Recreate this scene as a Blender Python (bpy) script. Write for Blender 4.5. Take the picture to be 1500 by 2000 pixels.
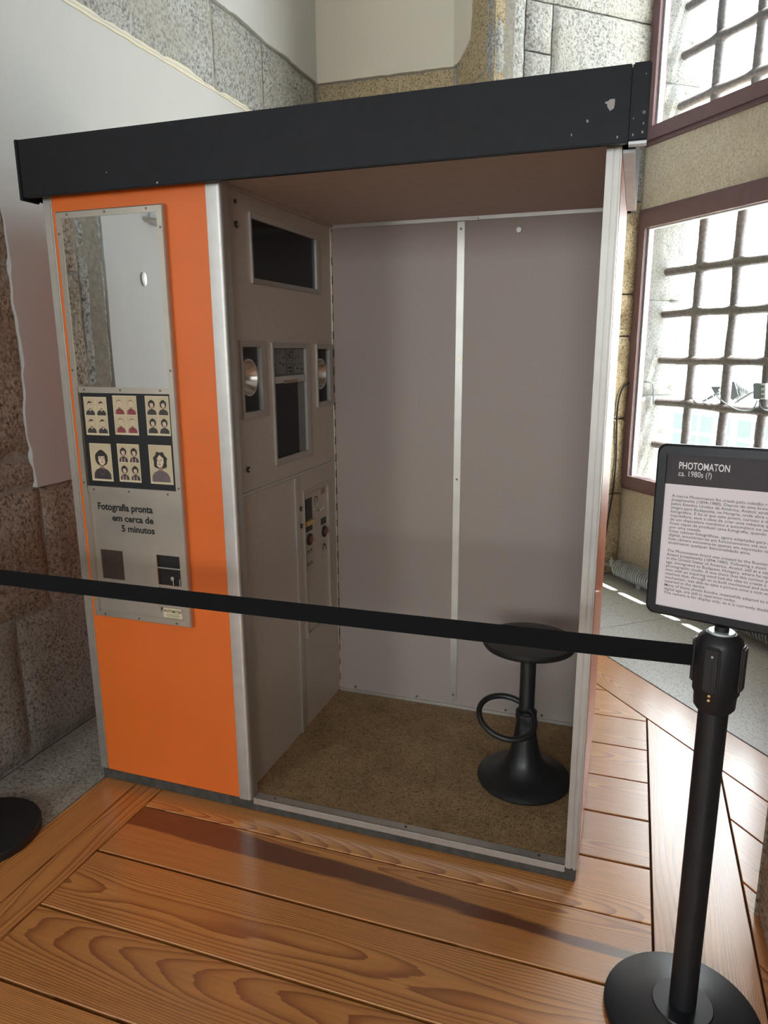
import bpy, bmesh, math, random
from mathutils import Vector, Matrix, noise
random.seed(7)
scene = bpy.context.scene
COL = scene.collection
for o in list(bpy.data.objects):
    bpy.data.objects.remove(o, do_unlink=True)

# ------------------------------------------------------------------ camera
CAM = Vector((1.5545, -1.6761, 1.3603))
YAW, PITCH, ROLL, FPX = 0.331598, -0.224374, -0.005639, 1401.66
FW = Vector((-math.sin(YAW) * math.cos(PITCH), math.cos(YAW) * math.cos(PITCH), math.sin(PITCH)))
_r = FW.cross(Vector((0, 0, 1))).normalized()
_u = _r.cross(FW)
RT = _r * math.cos(ROLL) + _u * math.sin(ROLL)
UP = -_r * math.sin(ROLL) + _u * math.cos(ROLL)
cd = bpy.data.cameras.new('camera')
cam = bpy.data.objects.new('camera', cd)
COL.objects.link(cam)
M3 = Matrix((RT, UP, -FW)).transposed()
cam.matrix_world = Matrix.Translation(CAM) @ M3.to_4x4()
cd.sensor_fit = 'VERTICAL'
cd.sensor_height = 24.0
cd.lens = 24.0 * FPX / 2000.0
cd.clip_start = 0.02
cd.clip_end = 200
scene.camera = cam

# ------------------------------------------------------------------ light
scene.view_settings.view_transform = 'Standard'
scene.view_settings.look = 'None'
scene.view_settings.gamma = 1.0
scene.view_settings.use_curve_mapping = False
scene.view_settings.exposure = 0.52
world = bpy.data.worlds.new('sky')
scene.world = world
world.use_nodes = True
wn = world.node_tree.nodes
wn['Background'].inputs['Color'].default_value = (0.92, 0.96, 1.0, 1)
wn['Background'].inputs['Strength'].default_value = 11.5
# frame of the window wall: t runs along it, n points outdoors
AZ = math.radians(39)
WT = Vector((math.sin(AZ), -math.cos(AZ), 0))
WN = Vector((math.cos(AZ), math.sin(AZ), 0))
WA = Vector((1.54, 2.807, 0))
sun = bpy.data.lights.new('sun', 'SUN')
sun.energy = 30.0
sun.angle = 0.009
sun.color = (1.0, 0.95, 0.86)
so = bpy.data.objects.new('sun', sun)
COL.objects.link(so)
sd = (-WN * 1.0 - WT * 0.5 + Vector((0, 0, -3.3))).normalized()
so.rotation_euler = sd.to_track_quat('-Z', 'Y').to_euler()


def portal(name, centre, xdir, zlen, xlen, ndir):
    l = bpy.data.lights.new(name, 'AREA')
    l.shape = 'RECTANGLE'
    l.size = xlen
    l.size_y = zlen
    l.cycles.is_portal = True
    o = bpy.data.objects.new(name, l)
    COL.objects.link(o)
    x = Vector(xdir).normalized()
    z = -Vector(ndir).normalized()
    y = z.cross(x)
    m = Matrix((x, y, z)).transposed().to_4x4()
    m.translation = centre
    o.matrix_world = m


portal('sky_portal', WA + WT * 0.65 - WN * 0.06 + Vector((0, 0, 1.3)), WT, 1.45, 1.25, -WN)
portal('sky_portal', WA + WT * 0.65 - WN * 0.06 + Vector((0, 0, 3.15)), WT, 1.35, 1.25, -WN)
for _x, _w in ((-1.0, 0.9), (1.75, 1.6)):  # openings of the windows added behind the camera as front fill
    portal('sky_portal', Vector((_x, -4.95, 1.9)), (1, 0, 0), 1.4, _w, (0, 1, 0))


# ------------------------------------------------------------------ pixel -> place
def ray(px, py):
    return FW + RT * ((px - 750) / FPX) - UP * ((py - 1000) / FPX)


def on(px, py, nrm, d):
    r = ray(px, py)
    nrm = Vector(nrm)
    return CAM + r * ((d - nrm.dot(CAM)) / nrm.dot(r))


def fy(px, py, y): return on(px, py, (0, 1, 0), y)
def fx(px, py, x): return on(px, py, (1, 0, 0), x)
def fl(px, py, z=0.0): return on(px, py, (0, 0, 1), z)


# ------------------------------------------------------------------ materials
MATS = {}


def new_mat(name):
    m = bpy.data.materials.new(name)
    m.use_nodes = True
    MATS[name] = m
    nt = m.node_tree
    return m, nt, nt.nodes['Principled BSDF']


def nd(nt, typ, **kw):
    n = nt.nodes.new(typ)
    for k, v in kw.items():
        if k in n.inputs.keys():
            n.inputs[k].default_value = v
        else:
            setattr(n, k, v)
    return n


def ramp(nt, fac, stops):
    n = nt.nodes.new('ShaderNodeValToRGB')
    cr = n.color_ramp
    while len(cr.elements) < len(stops):
        cr.elements.new(0.5)
    for e, (p, c) in zip(cr.elements, stops):
        e.position = p
        e.color = (*c, 1) if len(c) == 3 else c
    nt.links.new(fac, n.inputs['Fac'])
    return n.outputs['Color']


def mixc(nt, fac, a, b, mode='MIX'):
    n = nt.nodes.new('ShaderNodeMix')
    n.data_type = 'RGBA'
    n.blend_type = mode
    for i, s in ((0, fac), (6, a), (7, b)):
        if isinstance(s, (int, float)):
            n.inputs[i].default_value = s
        elif isinstance(s, tuple):
            n.inputs[i].default_value = (*s, 1)
        else:
            nt.links.new(s, n.inputs[i])
    return n.outputs[2]


def bump(nt, bsdf, h, strength, dist):
    b = nt.nodes.new('ShaderNodeBump')
    b.inputs['Strength'].default_value = strength
    b.inputs['Distance'].default_value = dist
    nt.links.new(h, b.inputs['Height'])
    nt.links.new(b.outputs['Normal'], bsdf.inputs['Normal'])


def plain(name, col, rough=0.5, metal=0.0, noise_amt=0.06, noise_scale=30, bump_s=0.0, coat=0.0, spec=0.5):
    m, nt, b = new_mat(name)
    g = nd(nt, 'ShaderNodeNewGeometry')
    n = nd(nt, 'ShaderNodeTexNoise', Scale=noise_scale, Detail=4.0)
    nt.links.new(g.outputs['Position'], n.inputs['Vector'])
    dark = tuple(c * (1 - noise_amt) for c in col)
    lite = tuple(min(1, c * (1 + noise_amt)) for c in col)
    c = ramp(nt, n.outputs['Fac'], [(0.3, dark), (0.7, lite)])
    nt.links.new(c, b.inputs['Base Color'])
    b.inputs['Roughness'].default_value = rough
    b.inputs['Metallic'].default_value = metal
    b.inputs['Coat Weight'].default_value = coat
    b.inputs['Specular IOR Level'].default_value = spec
    if bump_s:
        bump(nt, b, n.outputs['Fac'], bump_s, 0.002)
    return m


def granite(name, light, mid, dark, stain=None, rough=0.8, scale=1.0, bs=0.5, spec=0.3, spk=0.75):
    m, nt, b = new_mat(name)
    g = nd(nt, 'ShaderNodeNewGeometry')
    v = nd(nt, 'ShaderNodeTexNoise', Scale=150.0 * scale, Detail=3.0, Roughness=0.7)
    v2 = nd(nt, 'ShaderNodeTexVoronoi', Scale=190.0 * scale)
    big = nd(nt, 'ShaderNodeTexNoise', Scale=3.2, Detail=5.0, Roughness=0.62)
    for n in (v, v2, big):
        nt.links.new(g.outputs['Position'], n.inputs['Vector'])
    c = ramp(nt, v.outputs['Fac'], [(0.30, dark), (0.46, mid), (0.60, light)])
    sep = nd(nt, 'ShaderNodeSeparateColor')
    nt.links.new(v2.outputs['Color'], sep.inputs['Color'])
    sp = ramp(nt, sep.outputs['Red'], [(0.0, (0.35, 0.33, 0.30)), (0.12, (0.4, 0.38, 0.35)), (0.22, (1, 1, 1)), (1, (1, 1, 1))])
    c = mixc(nt, spk, c, sp, 'MULTIPLY')
    st = stain or tuple(x * 0.7 for x in mid)
    f = ramp(nt, big.outputs['Fac'], [(0.42, (0, 0, 0)), (0.68, (0.55, 0.55, 0.55))])
    c = mixc(nt, f, c, st)
    nt.links.new(c, b.inputs['Base Color'])
    b.inputs['Roughness'].default_value = rough
    b.inputs['Specular IOR Level'].default_value = spec
    ad = nd(nt, 'ShaderNodeMath', operation='ADD')
    nt.links.new(v.outputs['Fac'], ad.inputs[0])
    nt.links.new(big.outputs['Fac'], ad.inputs[1])
    bump(nt, b, ad.outputs[0], bs, 0.006)
    return m


def plaster(name, col):
    m, nt, b = new_mat(name)
    g = nd(nt, 'ShaderNodeNewGeometry')
    n = nd(nt, 'ShaderNodeTexNoise', Scale=2.2, Detail=6.0)
    f = nd(nt, 'ShaderNodeTexNoise', Scale=160.0, Detail=2.0)
    nt.links.new(g.outputs['Position'], n.inputs['Vector'])
    nt.links.new(g.outputs['Position'], f.inputs['Vector'])
    c = ramp(nt, n.outputs['Fac'], [(0.3, tuple(x * 0.95 for x in col)), (0.7, col)])
    nt.links.new(c, b.inputs['Base Color'])
    b.inputs['Roughness'].default_value = 0.85
    b.inputs['Specular IOR Level'].default_value = 0.2
    ad = nd(nt, 'ShaderNodeMath', operation='MULTIPLY_ADD')
    nt.links.new(f.outputs['Fac'], ad.inputs[0])
    ad.inputs[1].default_value = 0.15
    nt.links.new(n.outputs['Fac'], ad.inputs[2])
    bump(nt, b, ad.outputs[0], 0.25, 0.008)
    return m


def wood(name):
    """solid pine: rings round a slightly tilted pith, cut by the board; local X is the board's length"""
    m, nt, b = new_mat(name)
    tc = nd(nt, 'ShaderNodeTexCoord')
    oi = nd(nt, 'ShaderNodeObjectInfo')
    L = nt.links.new

    def math_(op, a, bb=None, c=None):
        n = nd(nt, 'ShaderNodeMath', operation=op)
        for i, s in enumerate((a, bb, c)):
            if s is None:
                continue
            if isinstance(s, (int, float)):
                n.inputs[i].default_value = s
            else:
                L(s, n.inputs[i])
        return n.outputs[0]
    sx = nd(nt, 'ShaderNodeSeparateXYZ')
    L(tc.outputs['Object'], sx.inputs[0])
    x, y, z = sx.outputs
    rnd = oi.outputs['Random']
    r2 = math_('FRACT', math_('MULTIPLY', rnd, 37.7))
    r3 = math_('FRACT', math_('MULTIPLY', rnd, 91.3))
    cv = nd(nt, 'ShaderNodeCombineXYZ')
    L(math_('MULTIPLY_ADD', x, 0.8, math_('MULTIPLY', rnd, 40)), cv.inputs[0])
    L(math_('MULTIPLY', y, 4.0), cv.inputs[1])
    slow = nd(nt, 'ShaderNodeTexNoise', Scale=1.0, Detail=2.0, Roughness=0.5)
    L(cv.outputs[0], slow.inputs['Vector'])
    wob = math_('SUBTRACT', slow.outputs['Fac'], 0.5)
    # pith offset across the board and depth under it that varies along the board
    yy = math_('ADD', math_('SUBTRACT', y, math_('MULTIPLY_ADD', r2, 0.18, -0.09)), math_('MULTIPLY', wob, 0.03))
    zz = math_('ADD', math_('MULTIPLY_ADD', x, math_('MULTIPLY_ADD', r3, 0.10, -0.05), math_('MULTIPLY_ADD', rnd, 0.09, 0.035)), math_('MULTIPLY', wob, 0.07))
    rad = math_('SQRT', math_('ADD', math_('MULTIPLY', yy, yy), math_('MULTIPLY', zz, zz)))
    cf = nd(nt, 'ShaderNodeCombineXYZ')
    L(math_('MULTIPLY', x, 6.0), cf.inputs[0])
    L(math_('MULTIPLY', y, 120.0), cf.inputs[1])
    L(math_('MULTIPLY', rnd, 50), cf.inputs[2])
    fine = nd(nt, 'ShaderNodeTexNoise', Scale=1.0, Detail=3.0)
    L(cf.outputs[0], fine.inputs['Vector'])
    ph = math_('ADD', math_('MULTIPLY', rad, 230.0), math_('MULTIPLY', fine.outputs['Fac'], 0.22))
    saw = math_('FRACT', ph)
    tri = math_('MULTIPLY', math_('MULTIPLY', saw, saw), 1.0)
    grain = ramp(nt, tri, [(0.0, (0.68, 0.30, 0.080)), (0.35, (0.61, 0.25, 0.062)), (0.75, (0.40, 0.135, 0.030)), (0.94, (0.36, 0.115, 0.024)), (1.0, (0.62, 0.27, 0.07))])
    fm = ramp(nt, fine.outputs['Fac'], [(0.3, (0.80, 0.78, 0.76)), (0.7, (1.08, 1.06, 1.04))])
    c = mixc(nt, 0.8, grain, fm, 'MULTIPLY')
    # board to board tone
    bt = ramp(nt, r3, [(0.0, (0.86, 0.82, 0.78)), (1.0, (1.1, 1.1, 1.12))])
    c = mixc(nt, 1.0, c, bt, 'MULTIPLY')
    # red heartwood streak with its own outline
    att = nd(nt, 'ShaderNodeAttribute', attribute_type='OBJECT', attribute_name='heart')
    ch = nd(nt, 'ShaderNodeCombineXYZ')
    L(math_('MULTIPLY', x, 2.2), ch.inputs[0])
    L(math_('MULTIPLY', y, 26.0), ch.inputs[1])
    hn = nd(nt, 'ShaderNodeTexNoise', Scale=1.0, Detail=3.0)
    L(ch.outputs[0], hn.inputs['Vector'])
    # narrow band round y = 0.035, ending towards one side
    band = math_('ABSOLUTE', math_('SUBTRACT', y, math_('MULTIPLY_ADD', x, -0.055, 0.030)))
    wdt = math_('MULTIPLY_ADD', hn.outputs['Fac'], 0.05, math_('MULTIPLY_ADD', x, -0.028, 0.004))
    hm = math_('MULTIPLY', math_('MULTIPLY_ADD', math_('SUBTRACT', wdt, band), 160.0, 0.3), att.outputs['Fac'])
    hcl = nd(nt, 'ShaderNodeClamp')
    L(hm, hcl.inputs['Value'])
    c = mixc(nt, math_('MULTIPLY', hcl.outputs[0], 0.9), c, (0.11, 0.024, 0.009))
    L(c, b.inputs['Base Color'])
    b.inputs['Roughness'].default_value = 0.42
    b.inputs['Coat Weight'].default_value = 1.0
    b.inputs['Coat Roughness'].default_value = 0.2
    b.inputs['Coat IOR'].default_value = 1.7
    b.inputs['Specular IOR Level'].default_value = 0.8
    bump(nt, b, math_('ADD', tri, fine.outputs['Fac']), 0.025, 0.001)
    return m


granite('granite_warm', (0.50, 0.44, 0.36), (0.36, 0.30, 0.235), (0.12, 0.095, 0.075), (0.27, 0.215, 0.16), scale=0.6, bs=0.8)
granite('granite_grey', (0.54, 0.55, 0.535), (0.38, 0.39, 0.375), (0.16, 0.16, 0.15), (0.42, 0.40, 0.35), scale=0.55, bs=0.9)
granite('granite_ochre', (0.60, 0.50, 0.34), (0.47, 0.38, 0.24), (0.25, 0.19, 0.11), (0.42, 0.32, 0.17), scale=0.65, bs=0.7)
granite('granite_floor', (0.56, 0.57, 0.57), (0.46, 0.47, 0.47), (0.28, 0.28, 0.28), (0.42, 0.42, 0.41), rough=0.34, bs=0.07, spec=1.0)
granite('granite_plinth', (0.44, 0.42, 0.37), (0.33, 0.31, 0.27), (0.15, 0.14, 0.12), (0.26, 0.245, 0.21), scale=0.7)
granite('wall_render', (0.74, 0.69, 0.56), (0.64, 0.58, 0.46), (0.48, 0.42, 0.32), (0.50, 0.43, 0.31), scale=0.6, bs=0.35, spk=0.15)
granite('granite_reveal_dimmed', (0.22, 0.225, 0.22), (0.15, 0.155, 0.15), (0.07, 0.07, 0.065), (0.13, 0.125, 0.11))  # granite copy painted darker to offset the strong outdoor light
plain('mortar', (0.33, 0.31, 0.27), 0.95, noise_amt=0.2, noise_scale=60, bump_s=0.5)
plaster('plaster_white', (0.61, 0.615, 0.605))
plaster('plaster_bounce_lit', (0.78, 0.73, 0.62))  # plaster with the warm bounce light painted in as cream
plaster('plaster_edge_lit', (0.80, 0.74, 0.58))  # brighter, yellower plaster: light from the upper windows put into the colour
wood('pine')
plain('gap_dark', (0.02, 0.014, 0.01), 0.9)
plain('orange', (0.76, 0.152, 0.020), 0.38, noise_amt=0.03, noise_scale=6, coat=0.15)
plain('canopy_black', (0.0065, 0.0072, 0.010), 0.55, noise_amt=0.25, noise_scale=40, spec=0.3)
plain('scuff', (0.42, 0.38, 0.36), 0.8)
plain('aluminium', (0.56, 0.54, 0.51), 0.5, 1.0, 0.05, 25)
plain('aluminium_dull', (0.60, 0.575, 0.53), 0.42, 0.85, 0.05, 18)
plain('post_alu', (0.50, 0.475, 0.44), 0.5, 0.7, 0.05, 18)
plain('bezel', (0.46, 0.42, 0.38), 0.4, 0.6, 0.04, 30)
plain('panel_grey', (0.57, 0.49, 0.415), 0.42, 0.25, 0.04, 60, bump_s=0.05)
plain('wall_vinyl', (0.365, 0.305, 0.27), 0.55, 0.05, 0.03, 120, bump_s=0.12)
plain('ceiling_board', (0.52, 0.42, 0.37), 0.6, 0.0, 0.06, 40)
plain('plate_steel', (0.56, 0.51, 0.44), 0.34, 0.75, 0.05, 14)
plain('plinth_dark', (0.058, 0.052, 0.045), 0.75, 0.0, 0.35, 40)
plain('black_plastic', (0.012, 0.012, 0.014), 0.45)
plain('black_satin', (0.010, 0.011, 0.014), 0.36)
plain('belt', (0.006, 0.006, 0.007), 0.9, spec=0.2)
plain('black_iron', (0.014, 0.014, 0.015), 0.38, 0.0, 0.3, 80, bump_s=0.12)
plain('rust_iron', (0.085, 0.075, 0.08), 0.6, 0.2, 0.35, 60, bump_s=0.6)
plain('black_glass', (0.006, 0.006, 0.008), 0.12, spec=0.2)
plain('black_card', (0.014, 0.015, 0.017), 0.35)
plain('ink', (0.012, 0.012, 0.012), 0.6)
plain('ink_grey', (0.10, 0.095, 0.09), 0.6)
plain('sepia_paper', (0.66, 0.56, 0.38), 0.4, noise_amt=0.05, noise_scale=15)
plain('sepia_back', (0.55, 0.45, 0.29), 0.4, noise_amt=0.08, noise_scale=12)
plain('print_face', (0.68, 0.54, 0.40), 0.4)
plain('print_hair', (0.035, 0.026, 0.022), 0.4)
plain('print_dark', (0.05, 0.042, 0.042), 0.4)
plain('print_red', (0.26, 0.05, 0.06), 0.4)
plain('print_grey', (0.15, 0.12, 0.12), 0.4)
plain('print_pink', (0.42, 0.26, 0.26), 0.4)
plain('print_shade', (0.30, 0.19, 0.13), 0.4)
plain('brass', (0.75, 0.55, 0.22), 0.3, 1.0)
plain('cream_label', (0.72, 0.62, 0.40), 0.5)
plain('card_grey', (0.20, 0.185, 0.17), 0.5)
plain('button_red', (0.20, 0.045, 0.045), 0.3)
plain('screw', (0.22, 0.17, 0.14), 0.4, 0.8)
plain('frame_mauve', (0.175, 0.105, 0.112), 0.5, 0.0, 0.05, 20)
plain('steel_light', (0.7, 0.75, 0.78), 0.4, 0.6)
plain('heater_grey', (0.42, 0.44, 0.44), 0.5, 0.3)
plain('paper_white', (0.80, 0.72, 0.74), 0.7, noise_amt=0.01)
plain('paper_head', (0.045, 0.036, 0.04), 0.6)
plain('white_ink', (0.85, 0.8, 0.8), 0.6)
plain('white_paint', (0.78, 0.82, 0.86), 0.5)
plain('white_plastic', (0.86, 0.86, 0.84), 0.4)
plain('facade_white', (0.82, 0.83, 0.82), 0.8)
plain('facade_pane', (0.060, 0.075, 0.070), 0.9, spec=0.05)
plain('roof_blue', (0.16, 0.20, 0.22), 0.6)
plain('device_white', (0.75, 0.77, 0.78), 0.5)
plain('device_grey', (0.12, 0.15, 0.17), 0.5)
plain('ground_pale', (0.5, 0.49, 0.46), 0.9)
plain('cable', (0.010, 0.011, 0.012), 0.5)
plain('ceiling_white', (0.72, 0.71, 0.68), 0.9)


def lino():
    m, nt, b = new_mat('lino')
    g = nd(nt, 'ShaderNodeNewGeometry')
    n1 = nd(nt, 'ShaderNodeTexNoise', Scale=9.0, Detail=6.0, Roughness=0.7)
    n2 = nd(nt, 'ShaderNodeTexNoise', Scale=120.0, Detail=3.0, Distortion=2.0)
    n3 = nd(nt, 'ShaderNodeTexNoise', Scale=55.0, Detail=2.0, Distortion=3.0)
    for n in (n1, n2, n3):
        nt.links.new(g.outputs['Position'], n.inputs['Vector'])
    c = ramp(nt, n1.outputs['Fac'], [(0.3, (0.22, 0.135, 0.062)), (0.7, (0.36, 0.235, 0.115))])
    c = mixc(nt, 0.8, c, ramp(nt, n2.outputs['Fac'], [(0.36, (0.35, 0.3, 0.25)), (0.5, (1, 1, 1)), (0.68, (1.4, 1.35, 1.25))]), 'MULTIPLY')
    c = mixc(nt, 0.8, c, ramp(nt, n3.outputs['Fac'], [(0.33, (0.3, 0.25, 0.2)), (0.40, (1, 1, 1))]), 'MULTIPLY')
    nt.links.new(c, b.inputs['Base Color'])
    b.inputs['Roughness'].default_value = 0.6


lino()


def mirror_mat():
    m, nt, b = new_mat('mirror_glass')
    b.inputs['Base Color'].default_value = (0.92, 0.95, 0.95, 1)
    b.inputs['Metallic'].default_value = 1.0
    b.inputs['Roughness'].default_value = 0.005
    m, nt, b = new_mat('chrome')
    b.inputs['Base Color'].default_value = (0.85, 0.80, 0.74, 1)
    b.inputs['Metallic'].default_value = 1.0
    b.inputs['Roughness'].default_value = 0.25


mirror_mat()


def glass_mat(name, tint, gloss):
    m, nt, b = new_mat(name)
    t = nd(nt, 'ShaderNodeBsdfTransparent')
    t.inputs['Color'].default_value = (*tint, 1)
    g = nd(nt, 'ShaderNodeBsdfGlossy', Roughness=0.02)
    mx = nd(nt, 'ShaderNodeMixShader')
    mx.inputs[0].default_value = gloss
    nt.links.new(t.outputs[0], mx.inputs[1])
    nt.links.new(g.outputs[0], mx.inputs[2])
    nt.links.new(mx.outputs[0], nt.nodes['Material Output'].inputs['Surface'])


glass_mat('window_glass', (0.97, 0.99, 0.98), 0.04)
glass_mat('smoked_glass', (0.92, 0.92, 0.92), 0.04)

# ------------------------------------------------------------------ builders
WPOS = {}


def fin(bm, name, mat, parent=None, smooth=None):
    """bmesh in world coordinates -> one mesh object with its origin at its centre"""
    me = bpy.data.meshes.new(name)
    bmesh.ops.recalc_face_normals(bm, faces=bm.faces[:])
    co = [v.co for v in bm.verts]
    c = Vector([(min(v[i] for v in co) + max(v[i] for v in co)) / 2 for i in range(3)])
    bmesh.ops.translate(bm, verts=bm.verts[:], vec=-c)
    bm.to_mesh(me)
    bm.free()
    for mm in (mat if isinstance(mat, (list, tuple)) else [mat]):
        me.materials.append(MATS[mm])
    if smooth is not None:
        for p in me.polygons:
            p.use_smooth = True
        try:
            me.set_sharp_from_angle(angle=math.radians(smooth))
        except Exception:
            pass
    return link(me, name, c, parent)


def link(me, name, c, parent=None):
    o = bpy.data.objects.new(name, me)
    COL.objects.link(o)
    o.location = c
    WPOS[o.name] = Vector(c)
    if parent is not None:
        o.parent = parent
        o.matrix_parent_inverse = Matrix.Translation(-WPOS[parent.name])
    return o


def thing(name, label, cat, loc=(0, 0, 0), group=None):
    o = bpy.data.objects.new(name, None)
    COL.objects.link(o)
    o.empty_display_size = 0.1
    o.location = loc
    WPOS[o.name] = Vector(loc)
    tag(o, label, cat, group)
    return o


def tag(o, label, cat, group=None):
    o['label'] = label
    o['category'] = cat
    if group:
        o['group'] = group
    return o


def struct(o, label=None, cat=None):
    o['kind'] = 'structure'
    if label:
        o['label'] = label
    if cat:
        o['category'] = cat
    return o


def quad_prism(bm, pts, vec):
    """polygon (list of Vectors) extruded by vec"""
    vec = Vector(vec)
    a = [bm.verts.new(p) for p in pts]
    b = [bm.verts.new(Vector(p) + vec) for p in pts]
    fs = [bm.faces.new(a), bm.faces.new(b[::-1])]
    for i in range(len(pts)):
        j = (i + 1) % len(pts)
        fs.append(bm.faces.new((a[i], b[i], b[j], a[j])))
    return fs


def add_box(bm, p0, p1, bev=0.0, seg=2):
    x0, x1 = sorted((p0[0], p1[0])); y0, y1 = sorted((p0[1], p1[1])); z0, z1 = sorted((p0[2], p1[2]))
    fs = quad_prism(bm, [Vector((x0, y0, z0)), Vector((x1, y0, z0)), Vector((x1, y1, z0)), Vector((x0, y1, z0))], (0, 0, z1 - z0))
    if bev:
        es = list({e for f in fs for e in f.edges})
        bmesh.ops.bevel(bm, geom=es, offset=bev, segments=seg, affect='EDGES')


def box(name, p0, p1, mat, parent=None, bev=0.0, smooth=None):
    bm = bmesh.new()
    add_box(bm, p0, p1, bev)
    return fin(bm, name, mat, parent, smooth if smooth else (40 if bev else None))


def frame_axes(d):
    d = Vector(d).normalized()
    a = Vector((0, 0, 1)) if abs(d.z) < 0.9 else Vector((1, 0, 0))
    x = d.cross(a).normalized()
    return x, d.cross(x).normalized(), d


def add_cyl(bm, p0, p1, r0, r1=None, n=24, caps=True):
    p0, p1 = Vector(p0), Vector(p1)
    r1 = r0 if r1 is None else r1
    x, y, d = frame_axes(p1 - p0)
    A = [bm.verts.new(p0 + (x * math.cos(2 * math.pi * i / n) + y * math.sin(2 * math.pi * i / n)) * r0) for i in range(n)]
    B = [bm.verts.new(p1 + (x * math.cos(2 * math.pi * i / n) + y * math.sin(2 * math.pi * i / n)) * r1) for i in range(n)]
    for i in range(n):
        j = (i + 1) % n
        bm.faces.new((A[i], A[j], B[j], B[i]))
    if caps:
        bm.faces.new(A[::-1]); bm.faces.new(B)


def cyl(name, p0, p1, r, mat, parent=None, r1=None, n=24):
    bm = bmesh.new()
    add_cyl(bm, p0, p1, r, r1, n)
    return fin(bm, name, mat, parent, 40)


def add_lathe(bm, prof, c, axis=(0, 0, 1), n=48):
    """profile of (r, h) along axis from c"""
    x, y, d = frame_axes(axis)
    c = Vector(c)
    rings = []
    for r, h in prof:
        if r < 1e-6:
            rings.append([bm.verts.new(c + d * h)])
        else:
            rings.append([bm.verts.new(c + d * h + (x * math.cos(2 * math.pi * i / n) + y * math.sin(2 * math.pi * i / n)) * r) for i in range(n)])
    for a, b in zip(rings, rings[1:]):
        for i in range(n):
            j = (i + 1) % n
            if len(a) == 1 and len(b) == 1:
                continue
            if len(a) == 1:
                bm.faces.new((a[0], b[i], b[j]))
            elif len(b) == 1:
                bm.faces.new((a[i], a[j], b[0]))
            else:
                bm.faces.new((a[i], a[j], b[j], b[i]))


def lathe(name, prof, c, mat, parent=None, axis=(0, 0, 1), n=48, smooth=35):
    bm = bmesh.new()
    add_lathe(bm, prof, c, axis, n)
    return fin(bm, name, mat, parent, smooth)


def add_tube(bm, pts, r, n=10, closed=False, radii=None):
    pts = [Vector(p) for p in pts]
    N = len(pts)
    rings = []
    px = None
    for i, p in enumerate(pts):
        if closed:
            d = pts[(i + 1) % N] - pts[i - 1]
        else:
            d = pts[min(i + 1, N - 1)] - pts[max(i - 1, 0)]
        d.normalize()
        if px is None:
            x, y, _ = frame_axes(d)
        else:
            x = (px - d * px.dot(d)).normalized()
            y = d.cross(x)
        px = x
        rr = radii[i] if radii else r
        rings.append([bm.verts.new(p + (x * math.cos(2 * math.pi * k / n) + y * math.sin(2 * math.pi * k / n)) * rr) for k in range(n)])
    for i in range(N if closed else N - 1):
        a, b = rings[i], rings[(i + 1) % N]
        for k in range(n):
            j = (k + 1) % n
            bm.faces.new((a[k], a[j], b[j], b[k]))
    if not closed:
        bm.faces.new(rings[0][::-1]); bm.faces.new(rings[-1])


def tube(name, pts, r, mat, parent=None, n=10, closed=False, radii=None):
    bm = bmesh.new()
    add_tube(bm, pts, r, n, closed, radii)
    return fin(bm, name, mat, parent, 60)


def smooth_path(pts, sub=8):
    pts = [Vector(p) for p in pts]
    out = []
    for i in range(len(pts) - 1):
        p0 = pts[max(i - 1, 0)]; p1 = pts[i]; p2 = pts[i + 1]; p3 = pts[min(i + 2, len(pts) - 1)]
        for k in range(sub):
            t = k / sub
            out.append(0.5 * ((2 * p1) + (p2 - p0) * t + (2 * p0 - 5 * p1 + 4 * p2 - p3) * t * t + (3 * p1 - p0 - 3 * p2 + p3) * t ** 3))
    out.append(pts[-1])
    return out


_texts = []


def text_mesh(body, bold=0.0, line=1.0, align='LEFT'):
    cu = bpy.data.curves.new('lettering', 'FONT')
    cu.body = body
    cu.size = 1.0
    cu.align_x = align
    cu.space_line = line
    cu.offset = bold
    cu.resolution_u = 3
    o = bpy.data.objects.new('lettering_tmp', cu)
    COL.objects.link(o)
    dg = bpy.context.evaluated_depsgraph_get()
    me = bpy.data.meshes.new_from_object(o.evaluated_get(dg))
    bpy.data.objects.remove(o, do_unlink=True)
    bpy.data.curves.remove(cu)
    return me


def lettering(body, org, h, up, width, height, mat, parent, bold=0.0, line=1.0, align='LEFT', name='lettering'):
    """lettering filling width x height; org is its lower left corner, h/up are unit vectors on the surface"""
    me = text_mesh(body, bold, line, align)
    xs = [v.co.x for v in me.vertices]; ys = [v.co.y for v in me.vertices]
    x0, x1, y0, y1 = min(xs), max(xs), min(ys), max(ys)
    sx = width / (x1 - x0); sy = height / (y1 - y0)
    org, h, up = Vector(org), Vector(h), Vector(up)
    pts = [org + h * ((v.co.x - x0) * sx) + up * ((v.co.y - y0) * sy) for v in me.vertices]
    c = sum(pts, Vector()) / len(pts)
    for v, p in zip(me.vertices, pts):
        v.co = p - c
    me.materials.clear()
    me.materials.append(MATS[mat])
    return link(me, name, c, parent)


# ------------------------------------------------------------------ room shell
CEIL = 3.95


def clip(poly, nx, ny, d):
    """keep nx*x+ny*y <= d"""
    out = []
    for i in range(len(poly)):
        a, b = poly[i], poly[(i + 1) % len(poly)]
        va = nx * a[0] + ny * a[1] - d; vb = nx * b[0] + ny * b[1] - d
        if va <= 0:
            out.append(a)
        if (va < 0 < vb) or (vb < 0 < va):
            t = va / (va - vb)
            out.append((a[0] + (b[0] - a[0]) * t, a[1] + (b[1] - a[1]) * t))
    return out


def footprint(z):
    """outline of the building, cut off at the outer face of the window wall"""
    p = clip([(-2.2, -5.2), (4.5, -5.2), (4.5, 3.4), (-2.2, 3.4)], WN.x, WN.y, WN.dot(WA) + 0.335)
    return [Vector((x, y, z)) for x, y in p]


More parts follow.
